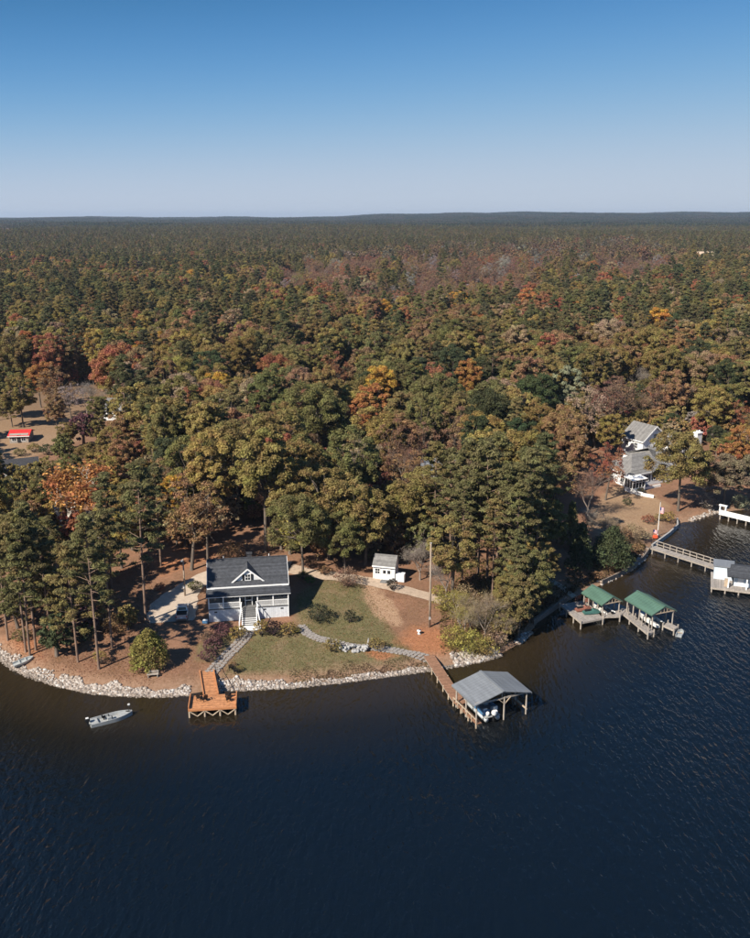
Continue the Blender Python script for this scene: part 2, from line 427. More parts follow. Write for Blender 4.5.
def ground_mat():
    m = bpy.data.materials.new('ground'); m.use_nodes = True
    nt = m.node_tree; n = nt.nodes; b = n['Principled BSDF']
    b.inputs['Roughness'].default_value = 0.95; b.inputs['Specular IOR Level'].default_value = 0.1
    tc = n.new('ShaderNodeTexCoord')
    def noise(s, d=6, r=0.65):
        q = n.new('ShaderNodeTexNoise'); q.inputs['Scale'].default_value = s; q.inputs['Detail'].default_value = d; q.inputs['Roughness'].default_value = r
        lk(nt, tc.outputs['Object'], q.inputs['Vector']); return q.outputs['Fac']
    def ramp(f, stops):
        q = n.new('ShaderNodeValToRGB'); e = q.color_ramp.elements
        while len(e) < len(stops): e.new(0.5)
        for k, (p, c) in enumerate(stops): e[k].position = p; e[k].color = (*c, 1)
        lk(nt, f, q.inputs[0]); return q.outputs[0]
    def mix(f, a, c):
        q = n.new('ShaderNodeMix'); q.data_type = 'RGBA'; lk(nt, f, q.inputs[0]); lk(nt, a, q.inputs[6]); lk(nt, c, q.inputs[7]); return q.outputs[2]
    def attr(nm, nz, gain=2.4, amt=0.7):
        a = n.new('ShaderNodeAttribute'); a.attribute_name = nm
        s = n.new('ShaderNodeMath'); s.operation = 'SUBTRACT'; lk(nt, nz, s.inputs[0]); s.inputs[1].default_value = 0.5
        t = n.new('ShaderNodeMath'); t.operation = 'MULTIPLY_ADD'; lk(nt, s.outputs[0], t.inputs[0]); t.inputs[1].default_value = amt * 4; lk(nt, a.outputs['Fac'], t.inputs[2])
        u = n.new('ShaderNodeMapRange'); u.inputs[1].default_value = 0.5 - 0.5 / gain; u.inputs[2].default_value = 0.5 + 0.5 / gain
        lk(nt, t.outputs[0], u.inputs[0])
        k = n.new('ShaderNodeMath'); k.operation = 'MULTIPLY'; k.use_clamp = True; lk(nt, u.outputs[0], k.inputs[0])
        g = n.new('ShaderNodeMath'); g.operation = 'MULTIPLY'; g.use_clamp = True; lk(nt, a.outputs['Fac'], g.inputs[0]); g.inputs[1].default_value = 4
        lk(nt, g.outputs[0], k.inputs[1])
        return k.outputs[0]
    big, mid, fin = noise(0.07), noise(0.35), noise(2.2, 8, 0.75)
    straw = ramp(fin, [(0.28, (0.10, 0.055, 0.035)), (0.5, (0.20, 0.108, 0.068)), (0.72, (0.31, 0.19, 0.125))])
    litter = ramp(mid, [(0.3, (0.13, 0.085, 0.05)), (0.55, (0.225, 0.125, 0.078)), (0.75, (0.30, 0.155, 0.095))])
    col = mix(mid, straw, litter)
    g1 = ramp(fin, [(0.3, (0.070, 0.068, 0.030)), (0.5, (0.128, 0.115, 0.055)), (0.72, (0.22, 0.175, 0.098))])
    g2 = ramp(mid, [(0.36, (0.088, 0.096, 0.040)), (0.52, (0.165, 0.135, 0.070)), (0.66, (0.26, 0.17, 0.11))])
    col = mix(attr('lawn', mid, 1.3, 0.5), col, mix(big, g1, g2))
    col = mix(attr('meadow', mid, 1.6, 0.4), col, ramp(fin, [(0.3, (0.20, 0.125, 0.078)), (0.7, (0.34, 0.235, 0.145))]))
    col = mix(attr('clay', mid, 1.4, 0.45), col, ramp(fin, [(0.28, (0.21, 0.085, 0.042)), (0.7, (0.40, 0.185, 0.095))]))
    col = mix(attr('sand', mid, 1.2, 0.7), col, ramp(fin, [(0.3, (0.25, 0.15, 0.09)), (0.7, (0.41, 0.28, 0.185))]))
    sh = n.new('ShaderNodeAttribute'); sh.attribute_name = 'shore'
    col = mix(sh.outputs['Fac'], col, ramp(fin, [(0.3, (0.15, 0.085, 0.05)), (0.7, (0.30, 0.20, 0.14))]))
    wd = n.new('ShaderNodeAttribute'); wd.attribute_name = 'woods'
    col = mix(wd.outputs['Fac'], col, ramp(mid, [(0.3, (0.10, 0.065, 0.04)), (0.7, (0.17, 0.11, 0.07))]))
    lk(nt, col, b.inputs['Base Color'])
    bp = n.new('ShaderNodeBump'); bp.inputs['Strength'].default_value = 0.8; bp.inputs['Distance'].default_value = 0.12
    lk(nt, fin, bp.inputs['Height']); lk(nt, bp.outputs[0], b.inputs['Normal'])
    return m
ground_me.materials.append(ground_mat())
ground = bpy.data.objects.new('ground', ground_me); C.objects.link(ground); ground['kind'] = 'structure'

# ------------------------------------------------------------------ the lake
WX = graded(-90, 110, 2.0, -1200, 1500, 1.3); WY = graded(60, 170, 1.5, -880, 230, 1.3)
wx, wy = [q.ravel() for q in np.meshgrid(WX, WY)]
wd_ = shore_d(wx, wy)
nwx, nwy = len(WX), len(WY)
ii = (np.arange(nwy - 1)[:, None] * nwx + np.arange(nwx - 1)[None, :]).ravel()
lake_me = npmesh('lake', np.stack([wx, wy, np.zeros_like(wx)], 1), np.stack([ii, ii + 1, ii + nwx + 1, ii + nwx], 1), None)
addattr(lake_me, 'depth', sstep(0, 24, -wd_))
def water_mat():
    m = bpy.data.materials.new('lake_water'); m.use_nodes = True
    nt = m.node_tree; n = nt.nodes; b = n['Principled BSDF']
    at = n.new('ShaderNodeAttribute'); at.attribute_name = 'depth'
    rp = n.new('ShaderNodeValToRGB'); e = rp.color_ramp.elements
    e[0].color = (0.024, 0.017, 0.009, 1); e[1].color = (0.0024, 0.0052, 0.0088, 1); e[1].position = 0.95
    e.new(0.4).color = (0.009, 0.008, 0.006, 1)
    lk(nt, at.outputs['Fac'], rp.inputs[0]); lk(nt, rp.outputs[0], b.inputs['Base Color'])
    b.inputs['Roughness'].default_value = 0.06; b.inputs['IOR'].default_value = 1.333
    tc = n.new('ShaderNodeTexCoord')
    hs = []
    for rot, sx, sy, s, d in ((28, 1.0, 0.34, 1.7, 2), (-18, 1.0, 0.4, 1.25, 2), (10, 1, 0.7, 3.6, 2)):
        mp = n.new('ShaderNodeMapping'); mp.inputs['Rotation'].default_value = (0, 0, R(90 + rot)); mp.inputs['Scale'].default_value = (sx, sy, 1)
        lk(nt, tc.outputs['Object'], mp.inputs[0])
        q = n.new('ShaderNodeTexNoise'); q.inputs['Scale'].default_value = s; q.inputs['Detail'].default_value = d; q.inputs['Distortion'].default_value = 0.3
        lk(nt, mp.outputs[0], q.inputs['Vector']); hs.append(q.outputs['Fac'])
    gust = n.new('ShaderNodeTexNoise'); gust.inputs['Scale'].default_value = 0.035; gust.inputs['Detail'].default_value = 3
    lk(nt, tc.outputs['Object'], gust.inputs['Vector'])
    a1 = n.new('ShaderNodeMath'); a1.operation = 'ADD'; lk(nt, hs[0], a1.inputs[0]); lk(nt, hs[1], a1.inputs[1])
    a2 = n.new('ShaderNodeMath'); a2.operation = 'MULTIPLY_ADD'; lk(nt, hs[2], a2.inputs[0]); a2.inputs[1].default_value = 0.25; lk(nt, a1.outputs[0], a2.inputs[2])
    gm = n.new('ShaderNodeMapRange'); gm.inputs[1].default_value = 0.35; gm.inputs[2].default_value = 0.65; gm.inputs[3].default_value = 0.55; gm.inputs[4].default_value = 1.0
    lk(nt, gust.outputs['Fac'], gm.inputs[0])
    dm = n.new('ShaderNodeMapRange'); dm.inputs[3].default_value = 0.35; dm.inputs[4].default_value = 1.0; lk(nt, at.outputs['Fac'], dm.inputs[0])
    st = n.new('ShaderNodeMath'); st.operation = 'MULTIPLY'; lk(nt, gm.outputs[0], st.inputs[0]); lk(nt, dm.outputs[0], st.inputs[1])
    bp = n.new('ShaderNodeBump'); bp.inputs['Distance'].default_value = 0.30
    lk(nt, st.outputs[0], bp.inputs['Strength']); lk(nt, a2.outputs[0], bp.inputs['Height']); lk(nt, bp.outputs[0], b.inputs['Normal'])
    return m
lake_me.materials.append(water_mat())
lake = bpy.data.objects.new('lake', lake_me); C.objects.link(lake); lake['kind'] = 'structure'

# ------------------------------------------------------------------ driveway, road, paths draped on the ground
def drape(name, cl, widths, mat, lift=0.05, step=0.8, cross=5, th=0.0):
    """a strip along a centre line of ground points"""
    pts = [Vector(p[:2]).to_3d() for p in cl]
    out = []; ws = []
    for i in range(len(pts) - 1):
        k = max(1, int((pts[i + 1] - pts[i]).length / step))
        for j in range(k):
            t = j / k
            out.append(pts[i].lerp(pts[i + 1], t)); ws.append(widths[i] * (1 - t) + widths[i + 1] * t)
    out.append(pts[-1]); ws.append(widths[-1])
    for _ in range(3):
        out = [out[0]] + [(out[i - 1] + out[i] * 2 + out[i + 1]) / 4 for i in range(1, len(out) - 1)] + [out[-1]]
    V = []
    for i, p in enumerate(out):
        d = (out[min(i + 1, len(out) - 1)] - out[max(i - 1, 0)]).normalized(); nrm = Vector((-d.y, d.x, 0))
        for c in range(cross):
            jit = 1 + 0.06 * math.sin(i * 1.7 + c)
            q = p + nrm * (ws[i] * jit * (c / (cross - 1) - 0.5)); V.append((q.x, q.y))
    V = np.array(V); z = T(V[:, 0], V[:, 1]) + lift
    n = len(out)
    F = [(i * cross + c, i * cross + c + 1, (i + 1) * cross + c + 1, (i + 1) * cross + c) for i in range(n - 1) for c in range(cross - 1)]
    me = npmesh(name, np.column_stack([V, z]), F, mat)
    o = bpy.data.objects.new(name, me); C.objects.link(o); o['kind'] = 'structure'
    return o, out, ws
drape('driveway', [P(u, v) for u, v in [(171, 622), (172, 612), (175, 602), (186, 590), (200, 580), (214, 574), (240, 562), (290, 566)]], [6.5, 7.5, 7.0, 4.6, 3.8, 3.5, 3.4, 3.4], 'concrete', 0.06)
drape('gravel_road', [P(u, v) for u, v in [(288, 568), (310, 574), (340, 577), (372, 582), (400, 589), (430, 597), (446, 603)]], [3.4, 3.2, 3.0, 2.9, 2.8, 2.6, 2.2], 'gravel', 0.07)
drape('lakeside_path', [P(u, v) for u, v in [(545, 577), (556, 584), (566, 591), (574, 597)]], [1.3, 1.3, 1.3, 1.3], 'gravel', 0.06)
def stone_path(name, cl, w):
    o, out, ws = drape(name, cl, [w] * len(cl), 'mortar', 0.05, 0.55)
    protos = []
    for k in range(5):
        b = MB(); rr = random.Random(k); m = 7
        poly = [(0.36 * (0.85 + 0.3 * rr.random()) * math.cos(2 * PI * i / m), 0.28 * (0.85 + 0.3 * rr.random()) * math.sin(2 * PI * i / m)) for i in range(m)]
        b.prism(poly, -0.05, 0.05, 'z'); ob = b.build('flagstone', 'flagstone', o); protos.append(ob)
    used = 0; n = 0
    for i in range(0, len(out) - 1):
        d = (out[min(i + 1, len(out) - 1)] - out[i]).normalized(); nr = Vector((-d.y, d.x, 0))
        for c in (-0.33, 0.0, 0.33):
            q = out[i] + nr * (c * w + random.uniform(-.05, .05)) + d * (0.27 if c else 0)
            k = random.randrange(5)
            if n < 5: s = protos[n]
            else:
                s = protos[k].copy(); C.objects.link(s)
            s.location = (q.x, q.y, Ts(q.x, q.y) + 0.055 + random.uniform(0, .02)); s.rotation_euler = (0, 0, random.uniform(0, 6.3))
            n += 1
    return o
PATH_A = [(250, 628), (246, 636), (238, 645), (228, 654), (219, 664), (210, 674)]
PATH_B = [(300, 626), (306, 633), (318, 639), (332, 642), (352, 647), (375, 648), (395, 651), (412, 654), (428, 659)]
stone_path('stone_path', [P(u, v) for u, v in PATH_A], 1.9)
stone_path('stone_path', [P(u, v) for u, v in PATH_B], 1.5)

# ------------------------------------------------------------------ tree shapes (meshes shared by many trees)
def cards(cent, size, nrm, aspect, r):
    """leaf-cluster faces: centres (n,3), half size (n), rough normals (n,3)"""
    n = len(cent)
    a = r.normal(size=(n, 3)); a -= nrm * (a * nrm).sum(1, keepdims=True); a /= np.linalg.norm(a, axis=1, keepdims=True) + 1e-9
    b = np.cross(nrm, a)
    a = a * size[:, None]; b = b * (size * aspect)[:, None]
    k = r.uniform(-0.25, 0.25, (n, 1))
    V = np.stack([cent - a, cent - b * (1 + k), cent + a, cent + b * (1 - k)], 1).reshape(-1, 3)
    return V, np.arange(4 * n).reshape(-1, 4)
def unit(v):
    return v / (np.linalg.norm(v, axis=1, keepdims=True) + 1e-9)
def clump_leaves(cl, per, size, r, flat=0.8, aspect=0.65, up=0.35, rough=0.7, fill=0.45):
    C_, N_, S_ = [], [], []
    for x, y, z, rad in cl:
        n = max(4, int(per * rad * rad))
        d = unit(r.normal(size=(n, 3)))
        d[:, 2] = np.where(d[:, 2] < -0.3, -d[:, 2], d[:, 2])
        q = rad * r.uniform(fill, 1.0, (n, 1)) * d * np.array([1, 1, flat])
        C_.append(q + [x, y, z]); N_.append(unit(d + np.array([0, 0, up]) + rough * r.normal(size=(n, 3))))
        S_.append(size * r.uniform(0.6, 1.3, n))
    return cards(np.vstack(C_), np.concatenate(S_), np.vstack(N_), aspect, r)
class Trunk:
    def __init__(s): s.b = MB()
    def limb(s, a, b, r0, r1, n=5, sag=0.0, rr=random):
        a = Vector(a); b = Vector(b); L = (b - a).length
        m1 = a.lerp(b, 0.35) + Vector((rr.uniform(-1, 1), rr.uniform(-1, 1), rr.uniform(-.4, .8))) * L * 0.05 + Vector((0, 0, sag * L))
        m2 = a.lerp(b, 0.7) + Vector((rr.uniform(-1, 1), rr.uniform(-1, 1), rr.uniform(-.4, .8))) * L * 0.05 + Vector((0, 0, sag * L * .7))
        s.b.tube([a, m1, m2, b], [r0, r0 * .7 + r1 * .3, r0 * .35 + r1 * .65, r1], n, cap=False)
        return m1, m2
    def mesh(s, name, mat, smooth=True):
        me = bpy.data.meshes.new(name); me.from_pydata(s.b.v, [], s.b.f); me.materials.append(MATS[mat])
        for p in me.polygons: p.use_smooth = True
        return me
def make_oak(seed, H=17.0, Rr=5.6, per=210, size=0.175, nc=72, low=0.28, bark='oak_bark', gap=0.0):
    r = np.random.default_rng(seed); rr = random.Random(seed)
    t = Trunk(); bend = Vector((rr.uniform(-.6, .6), rr.uniform(-.6, .6), 0))
    fork = Vector((bend.x, bend.y, H * 0.42))
    t.b.tube([(0, 0, -0.4), (0, 0, .3), bend * .4 + Vector((0, 0, H * .2)), fork, fork + Vector((bend.x, bend.y, H * .3))], [.42, .32, .26, .22, .06], 8, cap=False)
    zc = H * (low + 1) / 2; rz = H * (1 - low) / 2
    lobes = [(unit(r.normal(size=(1, 3)))[0] * np.array([1, 1, .8]), r.uniform(.1, .28)) for _ in range(6)]
    cl = []
    for i in range(nc):
        zz = 1 - 1.75 * (i + .5) / nc; ph = i * 2.39996 + r.uniform(-.5, .5)
        q = math.sqrt(max(0.02, 1 - zz * zz)); d = np.array([q * math.cos(ph), q * math.sin(ph), zz])
        k = 0.76 + sum(a * max(0, d @ l) for l, a in lobes) * 1.25 + r.uniform(-.26, .10)
        p = d * k * np.array([Rr * .86, Rr * .86, rz * .9]) + [0, 0, zc]
        cl.append((p[0], p[1], p[2], Rr * r.uniform(.13, .29)))
        if rr.random() < gap: cl.pop()
        if i % 2 == 0:
            m = fork.lerp(Vector((0, 0, zc)), rr.uniform(0, .6)); t.limb(m, p, .11, .025, 4, .03, rr)
    for i in range(int(nc * .35)):
        d = unit(r.normal(size=(1, 3)))[0] * r.uniform(.2, .6)
        cl.append((d[0] * Rr, d[1] * Rr, zc + d[2] * rz, Rr * r.uniform(.16, .24)))
    V, F = clump_leaves(cl, per / (Rr / 5.6) ** 2, size, r)
    return t.mesh('trunk', bark), npmesh('crown', V, F, 'leaf')
def make_pine(seed, H=24.0, per=230, size=0.26, base=0.5, spread=3.8, nb=40):
    r = np.random.default_rng(seed); rr = random.Random(seed)
    t = Trunk(); lean = Vector((rr.uniform(-.7, .7), rr.uniform(-.7, .7), 0))
    ax = lambda z: lean * (z / H) ** 1.5 + Vector((0, 0, z))
    zs = [-.4, .4, H * .25, H * .5, H * .75, H * .97]
    t.b.tube([ax(max(z, 0)) if z > 0 else Vector((0, 0, z)) for z in zs], [.27, .21, .18, .14, .09, .03], 7, cap=False)
    cl = []
    for i in range(nb):
        f = ((i + rr.random()) / nb) ** .9
        z = H * (base + (1 - base) * f * .98); a = i * 2.4 + rr.uniform(-.6, .6)
        L = spread * (1 - f ** 1.7) * rr.uniform(.35, 1.25) * (.6 + .4 * min(1, f * 4 + .4)) + .5
        o = ax(z); e = o + Vector((math.cos(a) * L, math.sin(a) * L, L * rr.uniform(.0, .38)))
        t.limb(o, e, .06, .02, 4, .02, rr)
        for s, rad in ((1.0, rr.uniform(.62, 1.0)), (.62, rr.uniform(.5, .85))):
            p = o.lerp(e, s); cl.append((p.x + rr.uniform(-.4, .4), p.y + rr.uniform(-.4, .4), p.z + .15, rad))
        if rr.random() < .5:
            p = o.lerp(e, .85) + Vector((-math.sin(a), math.cos(a), .1)) * rr.uniform(-.9, .9); cl.append((p.x, p.y, p.z, rr.uniform(.45, .75)))
    for z in (.93, .97, 1.0):
        p = ax(H * z); cl.append((p.x, p.y, p.z, .6))
    for _ in range(5):
        z = H * rr.uniform(base * .55, base); a = rr.uniform(0, 6.3); o = ax(z); t.limb(o, o + Vector((math.cos(a), math.sin(a), .1)) * rr.uniform(.6, 1.6), .04, .015, 4, 0, rr)
    V, F = clump_leaves(cl, per, size, r, flat=.6, aspect=.30, up=.5, rough=1.0, fill=.15)
    return t.mesh('trunk', 'pine_bark'), npmesh('crown', V, F, 'needle')
def make_cone(seed, H=9.0, Rr=2.4, n=3600, size=.22, top=1.25):
    """cedar or juniper, leafy to the ground"""
    r = np.random.default_rng(seed)
    t = Trunk(); t.b.tube([(0, 0, -.3), (0, 0, H * .5), (0, 0, H * .95)], [.2, .12, .03], 6, cap=False)
    cl = []
    for i in range(80):
        f = (i + .5) / 80; a = i * 2.4; rad = Rr * (1 - f ** top) * r.uniform(.65, 1.0)
        cl.append((rad * math.cos(a), rad * math.sin(a), H * (.05 + .9 * f), Rr * r.uniform(.22, .38)))
    V, F = clump_leaves(cl, n / 80 / (Rr * .3) ** 2, size, r, flat=1.2, aspect=.5)
    return t.mesh('trunk', 'oak_bark'), npmesh('crown', V, F, 'leaf')
def branching(t, rr, p, d, L, r0, lev, tips, bend=.5):
    e = p + d * L
    t.b.tube([p, p.lerp(e, .5) + Vector((rr.uniform(-1, 1), rr.uniform(-1, 1), 0)) * L * .06, e], [r0, r0 * .8, r0 * .6], 5 if lev > 2 else 3, cap=False)
    if lev == 0: tips.append((e, d)); return
    for k in range(3 if lev > 1 else 4):
        nd = (d + Vector((rr.gauss(0, 1), rr.gauss(0, 1), rr.gauss(.25, .6))) * bend).normalized()
        branching(t, rr, p.lerp(e, rr.uniform(.55, 1)), nd, L * rr.uniform(.55, .8), r0 * .58, lev - 1, tips, bend)
def make_bare(seed, H=13.0, leaves=0, size=.2, bark='twig_grey', twig=2600, r0=.2):
    """a thin tree: limbs and a haze of twigs, with or without a few leaves"""
    r = np.random.default_rng(seed); rr = random.Random(seed)
    t = Trunk(); tips = []
    t.b.tube([(0, 0, -.3), (0, 0, H * .16)], [r0 * 1.2, r0], 7, cap=False)
    for k in range(3):
        a = k * 2.1 + rr.random()
        branching(t, rr, Vector((0, 0, H * .15)), Vector((.42 * math.cos(a), .42 * math.sin(a), .85)).normalized(), H * .27, r0 * .75, 4, tips, .52)
    tp = np.array([e for e, _ in tips])
    if twig:
        i = r.integers(0, len(tp), twig); c = tp[i] + r.normal(size=(twig, 3)) * [.45, .45, .4]
        d = unit(r.normal(size=(twig, 3)))
        V, F = cards(c, np.full(twig, .42), d, .045, r)
    else:
        i = r.integers(0, len(tp), leaves); c = tp[i] + r.normal(size=(leaves, 3)) * .55
        V, F = cards(c, size * r.uniform(.6, 1.3, leaves), unit(r.normal(size=(leaves, 3)) + [0, 0, .5]), .65, r)
    return t.mesh('trunk', bark), npmesh('crown', V, F, 'leaf')
def make_bush(seed, H=1.6, Rr=1.1, per=220, size=.10, nc=22, twiggy=False):
    r = np.random.default_rng(seed); rr = random.Random(seed)
    t = Trunk(); cl = []
    for i in range(nc):
        zz = 1 - 1.3 * (i + .5) / nc; q = math.sqrt(max(.02, 1 - zz * zz)); a = i * 2.4
        k = r.uniform(.6, .95)
        p = (q * k * Rr * math.cos(a), q * k * Rr * math.sin(a), H * (.42 + .5 * zz * k))
        cl.append((*p, Rr * r.uniform(.25, .4))); t.limb((0, 0, -.05), p, .03, .01, 4, 0, rr)
    V, F = clump_leaves(cl, per / Rr ** 2, size, r, fill=.2 if twiggy else .4)
    if twiggy:
        n = 900; d = unit(r.normal(size=(n, 3)) * [1, 1, .5] + [0, 0, .9]); c = d * np.array([Rr, Rr, H]) * r.uniform(.2, 1.05, (n, 1))
        V2, F2 = cards(c, np.full(n, .22), unit(r.normal(size=(n, 3))), .06, r); V = np.vstack([V, V2]); F = np.vstack([F, F2 + len(V) - len(V2)])
    return t.mesh('stem', 'oak_bark'), npmesh('foliage', V, F, 'leaf')

KINDS = {
    'oak': [make_oak(11), make_oak(12, 18, 6.3), make_oak(13, 16, 5.0), make_oak(14, 17, 5.6, nc=60), make_oak(15, 15, 4.6, low=.22), make_oak(16, 18, 5.0, nc=90, low=.2), make_oak(17, 16, 5.8, nc=84, gap=.15)],
    'tall': [make_oak(21, 20, 4.4, low=.32, nc=80), make_oak(22, 19, 4.0, low=.36, nc=76)],
    'thin': [make_oak(31, 15, 4.6, per=50, nc=60, gap=.25), make_oak(32, 16, 5.0, per=46, nc=64, gap=.3)],
    'pine': [make_pine(41, base=.42), make_pine(42, 25, base=.40, nb=42), make_pine(43, 23, base=.33, spread=4.2, nb=44), make_pine(44, 24, base=.50, nb=36), make_pine(45, 21, base=.26, spread=4.0, nb=48)],
    'bare': [make_bare(51), make_bare(52, 12)],
    'sycamore': [make_bare(57, 17, leaves=3600, size=.27, bark='pale_bark', twig=0, r0=.34)],
    'cedar': [make_cone(61), make_cone(62, 10, 2.0)],
    'round': [make_cone(64, 5.4, 2.5, 5600, .18, 3.2)],
    'juniper': [make_cone(63, 7.0, 4.0, 6500, .22, 2.2)],
    'low': [make_oak(71, 6, 2.6, per=40, size=.24, nc=40, low=.12), make_oak(72, 7, 2.4, per=36, size=.24, nc=36, low=.15)],
}
BUSH = [make_bush(81), make_bush(82, 1.4, 1.3), make_bush(83, 2.2, 1.0), make_bush(84, 2.4, 1.7, twiggy=True)]
TREE_INFO = {'oak': ('oak_tree', 17), 'tall': ('hardwood_tree', 19.5), 'thin': ('autumn_tree', 15.5), 'pine': ('pine_tree', 24), 'bare': ('bare_tree', 13),
             'sycamore': ('sycamore_tree', 17), 'cedar': ('cedar_tree', 9), 'juniper': ('juniper_tree', 7), 'round': ('rounded_tree', 6), 'low': ('young_tree', 6.5)}
TINT = dict(pine=(0.162, 0.150, 0.069), pine_d=(0.111, 0.113, 0.058), pine_y=(0.223, 0.181, 0.078), olive=(0.248, 0.194, 0.078), green=(0.180, 0.165, 0.069), dkgreen=(0.075, 0.092, 0.046),
            brown=(0.297, 0.187, 0.100), tan=(0.319, 0.242, 0.153), orange=(0.359, 0.182, 0.072), amber=(0.440, 0.278, 0.066), rust=(0.319, 0.144, 0.085),
            mauve=(0.241, 0.148, 0.103), plum=(0.157, 0.079, 0.084), grey=(0.292, 0.254, 0.230), pale=(0.309, 0.306, 0.206), yellow=(0.326, 0.278, 0.085), yolive=(0.319, 0.243, 0.087), greyolive=(0.230, 0.188, 0.118), lime=(0.213, 0.203, 0.064), peach=(0.367, 0.258, 0.187))
def jit(c, k=.14, r=random):
    f = 1 + r.uniform(-k, k); return tuple(max(.005, q * f * (1 + r.uniform(-k, k) * .6)) for q in c)
N_TREES = 0
def add_tree(kind, var, x, y, tint, s=1.0, rz=None, sxy=1.0, label='', group=None, z=None):
    nm, H = TREE_INFO[kind]
    tm, cm = KINDS[kind][var % len(KINDS[kind])]
    root = thing(nm, label, 'tree', (x, y, (Ts(x, y) if z is None else z)), random.uniform(0, 6.28) if rz is None else rz, group)
    root.scale = (s * sxy, s * sxy, s)
    for pn, me in (('trunk', tm), ('crown', cm)):
        o = bpy.data.objects.new(pn, me); C.objects.link(o); o.parent = root
        if pn == 'crown': o['tint'] = tuple(tint)
    return root
def at_crown(u, v, h, fc=.66):
    """ground point of a tree whose crown centre shows at this pixel"""
    z = 5 + h * fc
    for _ in range(6):
        p = G(u, v, z); z = .5 * z + .5 * (Ts(p[0], p[1]) + h * fc)
    return p[0], p[1]
placed = []
def proj(x, y, z):
    zc = y * math.cos(TH) - (z - CAM_H) * math.sin(TH)
    return 375 + x / zc * FPX, 469 - (y * math.sin(TH) + (z - CAM_H) * math.cos(TH)) / zc * FPX
SELF_H = []
